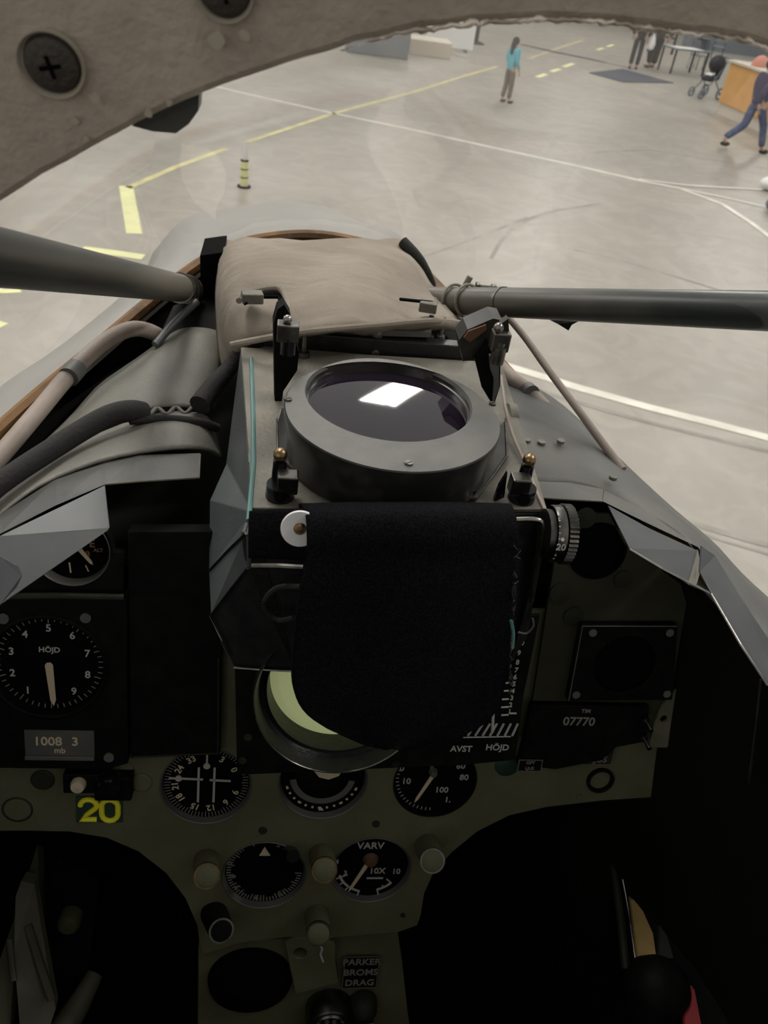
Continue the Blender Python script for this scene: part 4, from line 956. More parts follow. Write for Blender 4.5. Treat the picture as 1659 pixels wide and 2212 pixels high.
# --- airspeed like
t, R, z = gauge('spd', 'speed_gauge', 'round black dial with small cream pointer right of the scope flange', 'black')
text('numerals', [(s, x*R, y*R, R*.22, 0, z) for s, x, y in (('0', -.80, .26), ('10', -.66, -.10), ('80', .72, .02), ('100', .22, -.34), ('1.', .4, -.62), ('60', .60, .34), ('90', .86, .66))], 'white', t)
b = MB(); tickmarks(b, 16, R*.84, R*.92, R*.018, z, 180, 290); b.build('scale_marks', 'white', t)
pointer(t, R, z+.002, 205, .85, R*.05, .1, x=-.06*R, y=.12*R)
b = MB(); b.cyl((-.05*R, .18*R, z), (-.05*R, .18*R, z+.004), R*.11, R*.08); b.box((-.10*R, .42*R, z+.001), (R*.08, R*.35, .0006)); b.build('hub', 'ring', t, smooth=True)
# --- clock
t, R, z = gauge('clock', 'direction_gauge', 'round gauge with cream triangle index and ring of small marks', 'shield2')
b = MB(); tickmarks(b, 44, R*.80, R*.91, R*.03, z, 95, 325, long_every=4, rl=R*.74); b.build('scale_marks', 'dim', t)
text('numerals', [(s, x*R, y*R, R*.2, a, z) for s, x, y, a in (('2', .30, .78, -.2), ('1', -.3, .8, .3), ('6', -.74, -.16, 1.5), ('9', -.84, .26, 1.2), ('3', -.62, -.48, 2.3), ('12', -.1, -.80, 3.1), ('15', .45, -.66, 3.6))], 'dim', t)
b = MB(); b.poly([(0-.03*R, .76*R, z+.001), (-.15*R, .50*R, z+.001), (.12*R, .50*R, z+.001)], (0, 0, .0006)); b.build('index_triangle', 'cream', t)
b = MB(); p0 = V((.5*R, .75*R, .002)); b.tube([p0, p0+V((.10*R, .25*R, .010)), p0+V((.12*R, .30*R, .016))], [R*.14, R*.13, R*.16], 12); b.build('setting_knob', 'black_g', t, smooth=True)
# --- rpm
t, R, z = gauge('rpm', 'tachometer', 'round tachometer marked VARV with cream pointer', 'shield2')
text('numerals', [('VARV', -.06*R, .62*R, R*.27, 0, z), ('10X', .18*R, -.16*R, R*.24, 0, z), ('4', -.86*R, .14*R, R*.2, 0, z), ('3', -.62*R, -.22*R, R*.2, 0, z), ('10', .66*R, -.18*R, R*.22, 0, z)], 'white', t)
b = MB(); arcband(b, R*.78, R*.84, 196, 250, z); arcband(b, R*.74, R*.80, 133, 163, z)
for a_, r0, r1 in ((245, .62, .92), (232, .8, .92), (218, .8, .95), (196, .8, .97), (163, .76, .98), (150, .70, .76), (133, .60, .78)):
    a = math.radians(a_); b.box((math.sin(a)*R*(r0+r1)/2, math.cos(a)*R*(r0+r1)/2, z), (R*.035, R*(r1-r0), .0005), Matrix.Rotation(-a, 3, 'Z'))
b.box((.14*R, -.38*R, z), (R*.42, R*.05, .0004)); b.build('scale_marks', 'white', t)
pointer(t, R, z+.002, 205, .92, R*.055, .0, x=-.12*R, y=.10*R)
b = MB(); b.lathe([(.0001, .004), (R*.14, .0035), (R*.2, 0)], (-.02*R, .20*R, z), 24); b.build('hub', 'brown', t, smooth=True)
# --- altimeter block
off = .012
blk = thing('altimeter', 'large black altimeter marked HOJD with cream pointer at 0', 'gauge', PP(103, 1442, off), PROT)
def rel(px, py, o=off):
    q = PROT.transposed() @ (PP(px, py, o)-PP(103, 1442, off)); return q
R = 122*scale_at(PP(103, 1442, off))
plate2d('case', [(rel(x, y).x, rel(x, y).y) for x, y in ((-200, 1292), (272, 1292), (275, 1648), (232, 1660), (-200, 1655))], [(0, 0, R)], .012, 'black', blk, .0004)
b = MB(); b.lathe([(R*1.03, -.001), (R*1.05, .001), (R*1.0, .0022), (R*.965, .001), (R*.95, -.006)], n=80); b.build('bezel', 'black', blk, smooth=True)
b = MB(); b.cyl((0, 0, -.007), (0, 0, -.006), R*.99, n=64); b.build('dial', 'black_m', blk); z = -.0055
nums = []
for s, a in zip('1234567890'[:9], [i*36+180+36 for i in range(9)]):
    a_ = math.radians(a); nums.append((s, math.sin(a_)*R*.68, math.cos(a_)*R*.70, R*.20, 0, z))
nums.append(('HÖJD', 0, R*.27, R*.145, 0, z)); text('numerals', nums, 'white', blk)
b = MB(); tickmarks(b, 50, R*.84, R*.92, R*.018, z, long_every=5, rl=R*.80); b.build('scale_marks', 'dim', blk)
pointer(blk, R, z+.002, 176, .84, R*.07, .05)
b = MB()
q0 = rel(53, 1575); q1 = rel(205, 1640)
b.box(((q0.x+q1.x)/2, (q0.y+q1.y)/2, .0006), (q1.x-q0.x, q0.y-q1.y, .001)); b.build('window', 'shield2', blk)
b = MB(); b.box(((q0.x+q1.x)/2, q1.y+.0022, .0022), (q1.x-q0.x, .003, .002), bev=.0004); b.build('window_ledge', 'ring', blk)
text('pressure_digits', [('1008', q0.x*.45+q1.x*.55-.010, (q0.y+q1.y)/2+.003, .0095, 0, .0014), ('3', q0.x*.45+q1.x*.55+.008, (q0.y+q1.y)/2+.003, .0095, 0, .0014), ('mb', (q0.x+q1.x)/2, (q0.y+q1.y)/2-.0042, .006, 0, .0014)], 'cream', blk)
for x, y in ((186, 1333), (8, 1335), (236, 1634)):
    q = rel(x, y); b = MB(); b.cyl((q.x, q.y, -.001), (q.x, q.y, .002), .0035, n=16).box((q.x, q.y, .0021), (.005, .0009, .0004), Matrix.Rotation(.7, 3, 'Z')); b.build('screw', 'ring' if y > 1600 else 'shield2', blk)
# upper left gauge
GA['ul'] = (154, 1190, 82*scale_at(PP(154, 1190, .012)), .012)
t, R, z = gauge('ul', 'flight_gauge', 'dark round gauge with amber markings half hidden under the left flap', 'shield2', depth=.008)
plate2d('case', [(R*1.07*math.cos(math.radians(a)), R*1.07*math.sin(math.radians(a))) for a in range(0, 181, 12)]+[(-R*1.8, 0), (-R*1.8, -R*1.25), (R*1.32, -R*1.25), (R*1.32, 0)], [(0, 0, R)], .008, 'black', t)
pointer(t, R, z+.001, 142, .55, R*.06, 0, x=.15*R, y=-.05*R)
text('numerals', [('E', .46*R, .1*R, R*.3, 0, z), ('8', .34*R, -.22*R, R*.25, 0, z), ('ALT', .62*R, -.08*R, R*.14, 0, z)], 'amber', t)
b = MB(); b.box((-.12*R, -.62*R, z), (R*.04, R*.3, .0004), Matrix.Rotation(.1, 3, 'Z')).box((.32*R, -.62*R, z), (R*.03, R*.2, .0004), Matrix.Rotation(.4, 3, 'Z')); b.build('scale_marks', 'cream', t)
# beige edge strip under it
b = MB(); b.tube([PP(-20, 1289, .018), PP(120, 1287, .018), PP(268, 1290, .018)], .0022, 8); tag(b.build('trim_strip', 'olive_d', smooth=True), 'dull brown strip above the altimeter', 'strip')
# blank black block between altimeter and sight
t = thing('blank_unit', 'plain black boxed unit between the altimeter and the gunsight', 'instrument box', PP(379, 1480, .008), PROT)
def relp(o0, px, py, o): return PROT.transposed() @ (PP(px, py, o)-o0)
o0 = PP(379, 1480, .008)
q = [relp(o0, x, y, .008) for x, y in ((278, 1150), (500, 1150), (476, 1420), (474, 1628), (284, 1636))]
plate2d('cover', [(v.x, v.y) for v in q], [], .014, 'black', t, .0005)
b = MB(); b.tube([q[2]+V((-.001, 0, .001)), q[3]+V((-.001, .001, .001)), q[4]+V((.001, .001, .001))], .0008, 6); b.build('edge_trim', 'olive_d', t)
# light and switch block under altimeter
t = thing('indicator_lamp', 'small cream capped lamp on a black block above the yellow 20', 'lamp', PP(190, 1675, 0), PROT)
MB().box((.0, 0, .004), (.030, .016, .012), bev=.001).build('block', 'black', t)
MB().lathe([(.0001, .016), (.0045, .0155), (.0055, .012), (.005, .009), (.0058, .008), (.006, .003)], (-.004, .001, 0), 24).build('cap', 'cream', t, smooth=True)
t = thing('push_switch', 'shiny black push switch right of the cream lamp', 'switch', PP(238, 1678, 0), PROT)
MB().box((.004, -.002, .005), (.026, .020, .014), bev=.0015).build('block', 'black', t)
MB().lathe([(.0001, .018), (.007, .0175), (.009, .014), (.009, .006)], (.002, .002, 0), 24).build('button', 'black_g', t, smooth=True)
# yellow 20 plate
t = thing('number_plate', 'dark green plate painted with a yellow 20 below the altimeter', 'plate', PP(215, 1748, .001), PROT)
k = scale_at(PP(215, 1748))
MB().box((0, 0, 0), (96*k, 66*k, .0016), bev=.0003).build('backing', 'green_d', t)
b = MB(); hgt = 52*k; w_ = 34*k; r_ = w_/2
def stroke(b, pts, ww, zc=.001): b.tube([V((x, y, zc)) for x, y in pts], ww, 8)
x0 = -22*k
two = [(x0-r_, hgt*.22)]+[(x0-r_*math.cos(math.radians(a)), hgt*.22+r_*.95*math.sin(math.radians(a))) for a in range(20, 200, 20)]+[(x0+r_*.85, hgt*.10), (x0-r_*.2, -hgt*.22), (x0-r_, -hgt*.46), (x0+r_*1.0, -hgt*.46)]
stroke(b, two, 6.0*k)
x0 = 22*k
zero = [(x0-r_, -hgt*.2), (x0-r_, hgt*.2)]+[(x0-r_*math.cos(math.radians(a)), hgt*.2+r_*math.sin(math.radians(a))) for a in range(30, 180, 30)]+[(x0+r_, hgt*.2), (x0+r_, -hgt*.2)]+[(x0+r_*math.cos(math.radians(a)), -hgt*.2-r_*math.sin(math.radians(a))) for a in range(30, 180, 30)]+[(x0-r_, -hgt*.2)]
stroke(b, zero, 6.0*k); b.build('digits', 'yellow', t, smooth=True)['label'] = 'yellow painted 20'
# post lights
def post_lamp(px, py, dx, dy, label, m='brass', r=.0095, cap='olive', ln=.03):
    p = PP(px, py, 0); q = PP(px+dx, py+dy, ln); t = thing('post_lamp', label, 'post lamp', p, PROT, 'post lamps between the gauges')
    q = PROT.transposed() @ (q-p)
    MB().tube([V((0, 0, 0)), q], [r*1.08, r*.98], 20).build('shaft', 'olive', t, smooth=True)
    d = q.normalized(); MB().tube([q-d*.002, q+d*.001], [r*1.0, r*1.0], 24).build('ring', m, t, smooth=True)
    MB().tube([q+d*.0008, q+d*.0022], [r*.9, r*.7], 24).build('cap', cap, t, smooth=True)
post_lamp(447, 1858, 0, 34, 'olive post lamp with brass ring left of the lower left gauge')
post_lamp(695, 1845, 6, 34, 'olive post lamp with brass ring between the two lower gauges')
post_lamp(922, 1825, 12, 34, 'olive post lamp with bright ring at the right of the tachometer', 'steel')
post_lamp(684, 1975, 4, 42, 'olive post lamp with pale ring below the two lower gauges', 'steel_d')
# black knob
t = thing('rotary_knob', 'black cylindrical knob with steel rim at the lower left of the panel', 'knob', PP(462, 1972, 0), PROT)
q = PROT.transposed() @ (PP(478, 2010, .028)-PP(462, 1972, 0))
MB().tube([V((0, 0, 0)), q], [.0105, .0095], 24).build('shaft', 'black', t, smooth=True)
d = q.normalized(); MB().tube([q-d*.001, q+d*.0006], .0095, 24).build('rim', 'steel', t, smooth=True); MB().tube([q+d*.0006, q+d*.0012], .008, 24).build('face', 'black', t, smooth=True)
# pedestal fittings
def placard(lines, px0, py0, px1, py1, label, off=0, m='black', tm='dim', size=None, gap=None):
    p = PP((px0+px1)/2, (py0+py1)/2, off); k = scale_at(p); t = thing('placard', label, 'placard', p, PROT)
    w = (px1-px0)*k; h = (PROT.transposed() @ (PP(px0, py0, off)-PP(px0, py1, off))).y
    MB().box((0, 0, .0004), (w, h, .0012), bev=.0003).build('backing', m, t)
    n = len(lines); sz = size or h/n*.8
    text('lettering', [(s, 0, h*(.5-(i+.5)/n), sz, 0, .0012) for i, s in enumerate(lines)], tm, t)
    b = MB()
    for x, y, sx, sy in ((0, h/2, w, .0007), (0, -h/2, w, .0007), (-w/2, 0, .0007, h), (w/2, 0, .0007, h)): b.box((x, y, .0011), (sx, sy, .0006))
    b.build('border', 'olive_l' if tm == 'dim' else m, t)
    return t
placard(['PARKER', 'BROMS', 'DRAG'], 742, 2065, 816, 2132, 'small black placard lettered PARKER BROMS DRAG on the pedestal', -.008)
placard(['AV', 'LJUS'], 1262, 1606, 1325, 1650, 'tiny olive placard at the lower right of the panel', .003, 'olive_d')
t = thing('latch_box', 'olive box with dark round opening at the top of the pedestal', 'latch', PP(660, 2075, -.01), PROT); o0 = PP(660, 2075, -.01)
q = [relp(o0, x, y, 0) for x, y in ((618, 2035), (640, 2025), (700, 2030), (722, 2040), (722, 2075), (730, 2120), (640, 2145), (628, 2090))]
plate2d('box_face', [(v.x, v.y) for v in q], [(relp(o0, 648, 2058, 0).x, relp(o0, 648, 2058, 0).y, .0062)], .014, 'olive', t, .0006).location.z = .01
v = relp(o0, 648, 2058, 0); MB().cyl((v.x, v.y, -.001), (v.x, v.y, .001), .0064).build('opening', 'black_m', t)
v = [relp(o0, x, y, .006) for x, y in ((690, 2038), (696, 2050), (692, 2062), (698, 2078))]; MB().tube(v, .0009, 6).build('wire', 'white', t)
# multi-pin connector
p = PP(712, 2198, 0); t = thing('round_connector', 'round steel multi-pin connector at the bottom of the pedestal', 'connector', p, PROT)
Rc = 52*scale_at(p)
MB().lathe([(Rc, -.01), (Rc, .010), (Rc*.95, .012), (Rc*.84, .012), (Rc*.82, .006)], n=48).build('collar', 'steel_d', t, smooth=True)
MB().lathe([(Rc*.84, .0122), (Rc*.80, .014), (Rc*.76, .012), (Rc*.76, .006)], n=48).build('inner_ring', 'steel', t, smooth=True)
MB().cyl((0, 0, -.005), (0, 0, .0065), Rc*.8, n=40).build('insert', 'black', t)
for ring, nn_ in ((.0, 1), (.30, 6), (.58, 12)):
    for i in range(nn_):
        a = 2*math.pi*i/nn_; MB().lathe([(Rc*.11, .0085), (Rc*.08, .0092), (Rc*.05, .0085), (Rc*.05, .0066)], (math.cos(a)*Rc*ring, math.sin(a)*Rc*ring, 0), 12).build('socket', 'olive_l', t, smooth=True)
# domed lamp right of it
t = thing('dome_lamp', 'small brown domed lamp with silver band beside the pin connector', 'lamp', PP(785, 2172, -.005), PROT)
MB().lathe([(.0001, .014), (.007, .012), (.011, .007), (.012, 0), (.012, -.005)], n=28).build('dome', 'olive_d', t, smooth=True)
MB().box((.0, -.009, .008), (.018, .0018, .006), bev=.0004).build('band', 'steel', t)
MB().lathe([(.0001, .008), (.006, .007), (.008, 0)], (.002, -.017, 0), 24).build('lower_cap', 'olive_l', t, smooth=True)
# black dome stands in for the dark opening in the pedestal
t = thing('pedestal_dark_opening', 'big round black boot filling the left side of the pedestal', 'boot', PP(540, 2130, -.004), PROT)
MB().lathe([(.0001, .010), (.012, .009), (.024, .003), (.034, -.002), (.036, -.01)], n=40, sq=.95).build('opening_dome', 'black_m', t, smooth=True)

# ------------ radar scope
so = .055
p0 = PP(735, 1490, so); k = scale_at(p0); Rs_ = 186*k
sc = thing('radar_scope', 'black square-flanged radar scope with yellow-green screen behind the hanging cloth', 'radar scope', p0, PROT)
q = [relp(p0, x, y, so) for x, y in ((508, 1400), (514, 1672), (960, 1652), (975, 1590), (980, 1400))]
plate2d('flange', [(v.x, v.y) for v in q], [(0, 0, Rs_*.98)], .004, 'black', sc, .0005)
MB().lathe([(Rs_*1.0, -.004), (Rs_*1.0, .010), (Rs_*.985, .012), (Rs_*.965, .010), (Rs_*.93, .0), (Rs_*.86, -.004), (Rs_*.845, -.001), (Rs_*.83, -.004), (Rs_*.81, -.019)], n=96).build('ring', 'hudblk', sc, smooth=True)
prof = [(Rs_*.82*(1-i/8)+1e-5, -.017+.006*(1-(1-i/8)**2)) for i in range(9)]
MB().lathe(prof, n=72).build('screen', 'scope', sc, smooth=True)
b = MB(); b.tube([V((Rs_*.985*math.cos(math.radians(a)), Rs_*.985*math.sin(math.radians(a)), .012)) for a in range(195, 350, 5)], .0006, 6); b.build('bright_edge', 'steel', sc, smooth=True)
b = MB(); b.lathe([(Rs_*1.35, -.020), (Rs_*1.2, -.05)], n=40); b.bm.free()
MB().box((0, .02, -.046), (Rs_*2.2, Rs_*2.0, .050)).build('case', 'black', sc)
for x, y in ((524, 1640), (536, 1590), (855, 1648)):
    v = relp(p0, x, y, so); MB().cyl((v.x, v.y, -.001), (v.x, v.y, .0015), .0028, n=14).build('flange_screw', 'steel_d', sc)
# scale plate right of cloth: AVST HOJD
so2 = .03
p0 = PP(1060, 1500, so2); t = thing('scale_plate', 'black plate with white range scale lettered AVST and HOJD right of the cloth', 'scale plate', p0, PROT)
q = [relp(p0, x, y, so2) for x, y in ((930, 1340), (1165, 1330), (1130, 1500), (1112, 1640), (965, 1655), (960, 1600))]
plate2d('backing', [(v.x, v.y) for v in q], [], .003, 'black', t, .0004)
it = []
for i, (s, y) in enumerate((('10', 1388), ('9', 1410), ('8', 1430), ('7', 1447), ('6', 1462), ('5', 1477), ('4', 1492), ('3', 1507), ('2', 1522), ('1', 1536))):
    v = relp(p0, 1124-(y-1388)*.16, y, so2); it.append((s, v.x, v.y, .0052, 0, .0006))
v = relp(p0, 996, 1617, so2); it.append(('AVST', v.x, v.y, .0068, 0, .0006)); v = relp(p0, 1074, 1614, so2); it.append(('HÖJD', v.x, v.y, .0068, 0, .0006))
text('lettering', it, 'white', t)
b = MB()
def seg2(x0, y0, x1, y1, w=.0007):
    a = relp(p0, x0, y0, so2)+V((0, 0, .0006)); c = relp(p0, x1, y1, so2)+V((0, 0, .0006)); b.tube([a, c], w, 6)
for y in (1475, 1492, 1510, 1527, 1544): seg2(1082, y, 1098, y-1)
for i in range(7): seg2(1010+i*16, 1588, 1028+i*15, 1562, .0009)
seg2(1065, 1540, 1063, 1580, .0011); seg2(1000, 1592, 1103, 1590, .0005); seg2(1100, 1540, 1115, 1540)
b.build('scale_lines', 'white', t)
# right side boxes
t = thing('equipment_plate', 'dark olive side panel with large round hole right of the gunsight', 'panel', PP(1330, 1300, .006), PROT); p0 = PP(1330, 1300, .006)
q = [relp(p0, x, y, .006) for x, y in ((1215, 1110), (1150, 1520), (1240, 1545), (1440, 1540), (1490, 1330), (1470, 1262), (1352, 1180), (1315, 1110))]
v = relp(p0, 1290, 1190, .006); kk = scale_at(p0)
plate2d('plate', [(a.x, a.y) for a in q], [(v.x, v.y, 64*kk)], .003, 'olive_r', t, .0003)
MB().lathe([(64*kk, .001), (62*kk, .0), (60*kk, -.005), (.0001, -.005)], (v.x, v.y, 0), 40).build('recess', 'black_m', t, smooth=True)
for x, y, r in ((1265, 1118, 22), (1210, 1280, 24), (1345, 1250, 20), (1238, 1330, 22)):
    v = relp(p0, x, y, .006); MB().lathe([(.0001, .002), (r*kk, .0015), (r*kk, 0)], (v.x, v.y, 0), 24).build('round_cap', 'olive_d', t, smooth=True)
t = thing('square_instrument', 'square black instrument with corner screws on the right side panel', 'instrument', PP(1350, 1430, .014), PROT); p0 = PP(1350, 1430, .014)
q = [relp(p0, x, y, .014) for x, y in ((1258, 1352), (1462, 1352), (1450, 1510), (1228, 1512))]
c_ = relp(p0, 1350, 1435, .014)
plate2d('face', [(a.x, a.y) for a in q], [(c_.x, c_.y, 72*kk)], .006, 'black', t, .0006)
MB().lathe([(72*kk, .0006), (70*kk, 0), (69*kk, -.005), (.0001, -.005)], (c_.x, c_.y, 0), 44).build('dial', 'black_m', t, smooth=True)
for x, y in ((1280, 1366), (1446, 1366), (1244, 1500), (1440, 1498)):
    v = relp(p0, x, y, .014); MB().cyl((v.x, v.y, -.001), (v.x, v.y, .0012), .003, n=12).build('screw', 'ring', t)
b = MB(); b.tube([q[1]+V((0, 0, .0006)), q[0]+V((0, 0, .0006)), q[3]+V((0, 0, .0006))], .0005, 6); b.build('worn_and_highlight_edge', 'ring', t)
t = thing('counter_unit', 'black counter unit with dim digits 07770 below the square instrument', 'counter', PP(1270, 1560, .012), PROT); p0 = PP(1270, 1560, .012)
q = [relp(p0, x, y, .012) for x, y in ((1150, 1524), (1400, 1528), (1395, 1600), (1330, 1612), (1300, 1640), (1200, 1660), (1120, 1650), (1135, 1600))]
plate2d('face', [(a.x, a.y) for a in q], [], .006, 'black', t, .0006)
v = relp(p0, 1250, 1558, .012); v2 = relp(p0, 1265, 1535, .012)
text('digits', [('07770', v.x, v.y, .010, 0, .0008), ('TIM', v2.x, v2.y, .0045, 0, .0008)], 'dim', t)
placard(['OPT', 'LJUS'], 1118, 1640, 1170, 1664, 'tiny black placard under the counter unit', .014, 'black', size=.0035)
t = thing('mounting_plate', 'light olive angled plate with a small hole right of the counter unit', 'plate', PP(1440, 1550, .01), PROT); p0 = PP(1440, 1550, .01)
q = [relp(p0, x, y, .01) for x, y in ((1468, 1480), (1470, 1500), (1455, 1600), (1440, 1615), (1402, 1614), (1415, 1560), (1430, 1525))]
v = relp(p0, 1434, 1553, .01); plate2d('plate', [(a.x, a.y) for a in q], [(v.x, v.y, .003)], .002, 'olive_l', t)
for x, y, r, m in ((1295, 1683, .011, 'black'), ):
    t = thing('round_socket', 'black round socket below the tiny olive placard', 'socket', PP(x, y, 0), PROT); MB().lathe([(r, 0), (r, .003), (r*.8, .003), (r*.75, .0), (.0001, 0)], n=28).build('rim', m, t, smooth=True)
for x, y, lab in ((1388, 1590, 'small steel toggle right of the counter digits'), (1392, 1552, 'small steel toggle above the other toggle')):
    t = thing('toggle_switch', lab, 'switch', PP(x, y, .014), PROT); MB().cyl((0, 0, 0), (0, 0, .004), .003, n=12).build('nut', 'steel_d', t); MB().tube([(0, 0, .003), (.001, -.003, .012)], [.0012, .0018], 10).build('lever', 'steel_d', t, smooth=True)

# ------------ black cloth
rows = []
cl_rows = [(640, 1085, 1096, .400), (650, 1100, 1092, .372), (660, 1112, 1112, .352), (663, 1117, 1160, .342), (660, 1116, 1210, .338), (648, 1110, 1270, .332), (638, 1106, 1340, .326), (632, 1103, 1410, .320), (631, 1090, 1475, .314), (652, 1074, 1530, .309), (705, 1030, 1572, .305), (770, 960, 1600, .302), (815, 895, 1612, .300)]
for l, r, y, yy in cl_rows:
    row = []
    for i in range(7):
        u = i/6; x = l+(r-l)*u; w = .004*math.sin(u*9+y*.004)*min(1, (y-1090)/250) - .004 + .004*(abs(u-.5)*2)**3
        row.append(PY(x, y+(6*math.sin(math.pi*u) if y > 1560 else -4*math.sin(math.pi*u)), yy+w))
    rows.append(row)
cb = thing('black_cloth', 'frayed black woollen cloth hanging over the front of the gunsight', 'cloth', PY(870, 1100, .36))
sheet('cloth_sheet', rows, 'fabric_b', cb, .0025, world=True, wob=.0004, wscale=120)
# frayed fibres on the right edge
b = MB(); random.seed(3)
for i in range(46):
    u = random.random(); y = 1180+u*330; x = 1106-(abs(y-1300)/330)*12; yy = .343-.03*u
    a = PY(x, y, yy); dx = random.uniform(4, 26) if y < 1270 else random.uniform(2, 9)
    c = PY(x+dx, y+random.uniform(-14, 14), yy-.002); m_ = PY(x+dx*.5, y+random.uniform(-10, 10), yy-.004); b.tube([a, m_, c], .00022, 4)
b.build('frayed_fibres', 'shield2', cb, world=True)['kind'] = 'stuff'
b = MB(); b.tube(smooth_path([PY(1104, 1340, .325), PY(1109, 1370, .323), PY(1107, 1400, .320)], 4), [.0010]*9, 6); b.build('teal_selvedge', 'teal', cb, world=True)['label'] = 'teal thread at the right edge of the cloth'
b = MB(); b.tube(smooth_path([Y_(1150, 1335, .358), Y_(1152, 1352, .356), Y_(1138, 1368, .355), Y_(1118, 1366, .354)], 4), .0007, 6); tag(b.build('loose_thread', 'ring', smooth=True), 'pale loose thread loop right of the cloth', 'thread')
sheet_r = [[Y_(540, 1104, .365), Y_(600, 1100, .360), Y_(680, 1098, .357)], [Y_(538, 1150, .358), Y_(600, 1148, .353), Y_(680, 1146, .350)], [Y_(538, 1204, .354), Y_(600, 1206, .350), Y_(680, 1210, .346)]]
st = sheet('fabric_strap', sheet_r, 'fabric_b', None, .002); tag(st, 'black fabric strap beneath the washer left of the hanging cloth', 'strap')
p = Y_(648, 1142, .3485); n = V((0, -.95, .31)).normalized(); rot = n.to_track_quat('Z', 'Y').to_matrix()
t = thing('washer', 'bright white metal washer half under the cloth edge', 'washer', p, rot)
rw = 42*scale_at(p)
MB().lathe([(rw*.30, .0004), (rw*.95, .0012), (rw, .0), (rw*.95, -.0006), (rw*.3, -.0006), (rw*.30, .0004)], n=40).build('disc', 'whiteb', t, smooth=True)
MB().lathe([(.0001, .0022), (rw*.2, .002), (rw*.34, .0004)], n=24).build('rivet', 'brass', t, smooth=True)
tube_thing('fabric_loop', 'dark frayed fabric loop on the lower left front of the gunsight', 'loop', [Y_(650, 1268, .345), Y_(600, 1270, .352), Y_(572, 1298, .352), Y_(580, 1325, .352), Y_(605, 1340, .350), Y_(635, 1335, .345)], .0018, 'fabric_d', 8)
b = MB(); b.tube([Y_(545, 1222, .358), Y_(600, 1222, .354), Y_(655, 1225, .352)], .0016, 8); tag(b.build('metal_strip', 'steel_d'), 'thin worn metal strip below the fabric strap', 'strip')

# ------------ unseen ejection seat, added behind the viewer to block rear light
t = thing('light_blocking_seat', 'olive ejection seat with black headrest at the rear of the cockpit', 'seat', (.06, -.5, 2.0))
MB().box((0, 0, .62), (.44, .12, 1.1), Matrix.Rotation(.14, 3, 'X'), .02).build('backrest', 'olive_d', t)
MB().box((0, -.10, 1.24), (.40, .14, .34), Matrix.Rotation(.14, 3, 'X'), .04).build('headrest', 'black', t)
MB().box((0, .24, .22), (.42, .44, .14), bev=.03).build('seat_pan', 'olive_d', t)
# ------------ side structures low in the footwells
def lowpoly(name, label, cat, pts, off, m):
    b = MB(); b.poly(pts, off); return tag(b.build(name, m), label, cat)
t = thing('left_side_structure', 'ribbed light olive side structure at the lower left', 'side structure', PD(80, 2050, .80))
b = MB(); b.poly([PD(-80, 1790, .78), PD(80, 1800, .80), (PD(85, 1930, .80)), PD(40, 1960, .78), PD(20, 2240, .74), PD(-80, 2240, .72)], (0, .02, 0)); b.build('upper_plate', 'olive', t, world=True)
b = MB(); b.poly([PD(35, 1900, .775), PD(75, 1910, .78), PD(90, 2010, .77), PD(120, 2180, .75), PD(100, 2240, .74), PD(45, 2240, .73), PD(30, 2060, .75)], (0, .01, 0)); b.build('rib', 'olive_l', t, world=True)
b = MB(); b.tube([PD(60, 2000, .765), PD(85, 2080, .755), PD(112, 2160, .745)], .004, 8); b.tube([PD(20, 2030, .75), PD(30, 2120, .735)], .003, 8); b.build('pipe', 'olive_l', t, smooth=True, world=True)
t = thing('side_lever', 'olive lever arm angled across the lower left footwell', 'lever', PD(170, 2170, .78))
MB().tube([PD(205, 2105, .80), PD(170, 2170, .78), PD(125, 2240, .76)], [.008, .011, .014], 14).build('arm', 'olive_l', t, smooth=True, world=True)
MB().tube([PD(85, 1830, .84), PD(90, 1980, .82)], .005, 10).build('pipe', 'olive_d', t, smooth=True, world=True)
p = PD(150, 1992, .80); t = thing('round_side_knob', 'round knurled grey-green knob in the left footwell', 'knob', p, PROT)
MB().lathe([(.0001, .008), (.007, .007), (.0085, .005), (.009, .006), (.0105, .004), (.0105, -.01)], n=28).build('cap', 'olive', t, smooth=True)
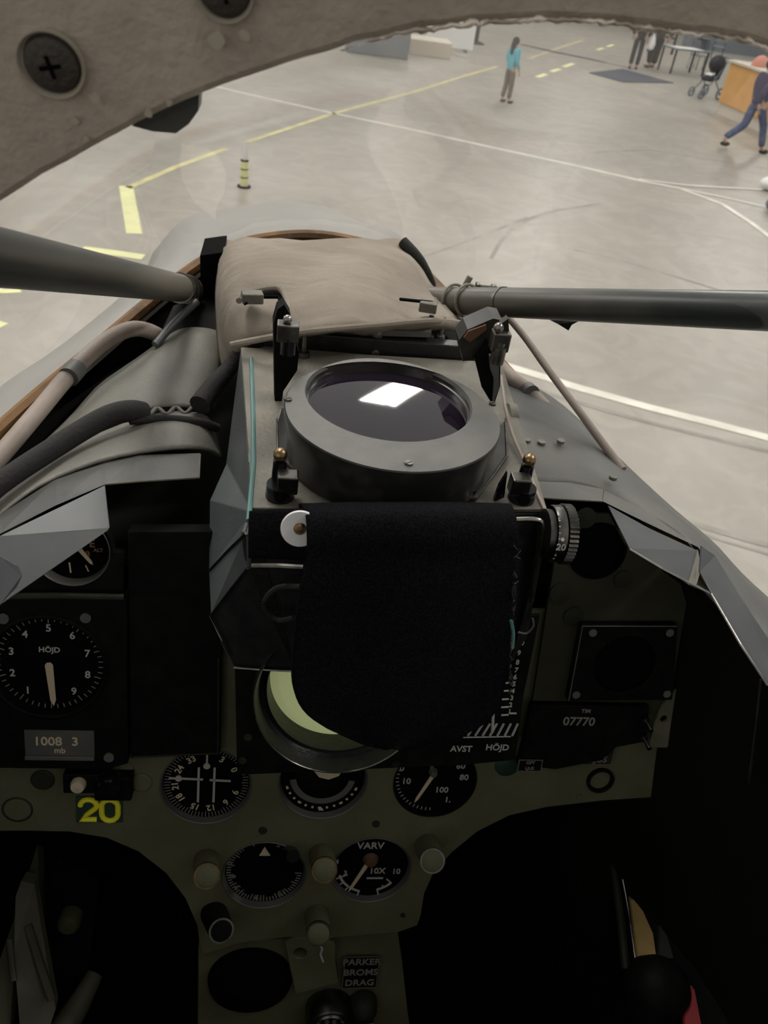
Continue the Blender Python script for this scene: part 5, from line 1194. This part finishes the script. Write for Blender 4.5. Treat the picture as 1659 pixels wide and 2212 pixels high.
lowpoly('black_side_box', 'tall dark box behind the round knob in the left footwell', 'box', [PD(90, 1830, .86), PD(215, 1900, .87), (PD(190, 2100, .83)), PD(110, 2120, .82)], (0, .03, 0), 'black')
# right console
lowpoly('ochre_label_strip', 'ochre yellow strip lying upright on the right console', 'strip', [PD(1362, 1944, .70), PD(1400, 1944, .70), PD(1420, 2084, .66), PD(1380, 2082, .66)], (0, .004, -.002), 'ochre')
tube_thing('console_edge', 'thin worn metal edge left of the ochre strip', 'edge', [PD(1345, 1900, .705), PD(1358, 1970, .69), PD(1374, 2084, .655)], .0010, 'steel', 8)
tube_thing('console_rail', 'dark rail along the left side of the right console', 'rail', [PD(1325, 1870, .72), PD(1340, 1980, .69), PD(1352, 2095, .66)], .0035, 'olive_d', 8)
lowpoly('right_console', 'black right side console carrying the ochre strip', 'console', [PD(1335, 1850, .73), PD(1560, 1850, .70), PD(1760, 2260, .58), PD(1370, 2260, .64)], (0, .02, -.03), 'black')
p = PD(1420, 2130, .63); t = thing('console_grip', 'round black grip with steel glint on the right console', 'grip', p)
MB().lathe([(.0001, .02), (.012, .018), (.022, .010), (.025, 0), (.022, -.02)], n=32, rot=Matrix.Rotation(-.5, 3, 'X')).build('knob', 'black', t, smooth=True)
MB().tube([(.012, -.012, .012), (.008, -.020, .004), (.004, -.022, -.006)], .0016, 8).build('glint_edge', 'steel', t, smooth=True)
lowpoly('red_handle', 'dark red strap handle at the bottom right corner', 'handle', [PD(1472, 2138, .625), PD(1500, 2138, .625), PD(1520, 2240, .60), PD(1484, 2240, .60)], (0, .004, -.002), 'red')
lowpoly('console_bracket', 'olive bracket beside the ochre strip on the console', 'bracket', [PD(1425, 1990, .68), PD(1450, 2020, .675), PD(1470, 2070, .66), PD(1425, 2070, .66)], (0, .004, -.002), 'olive_d')
tube_thing('footwell_cable', 'faint dark cable hanging in the right footwell', 'cable', [PD(1148, 1900, .90), PD(1165, 1980, .88), PD(1172, 2030, .87)], .0014, 'olive_d', 8)
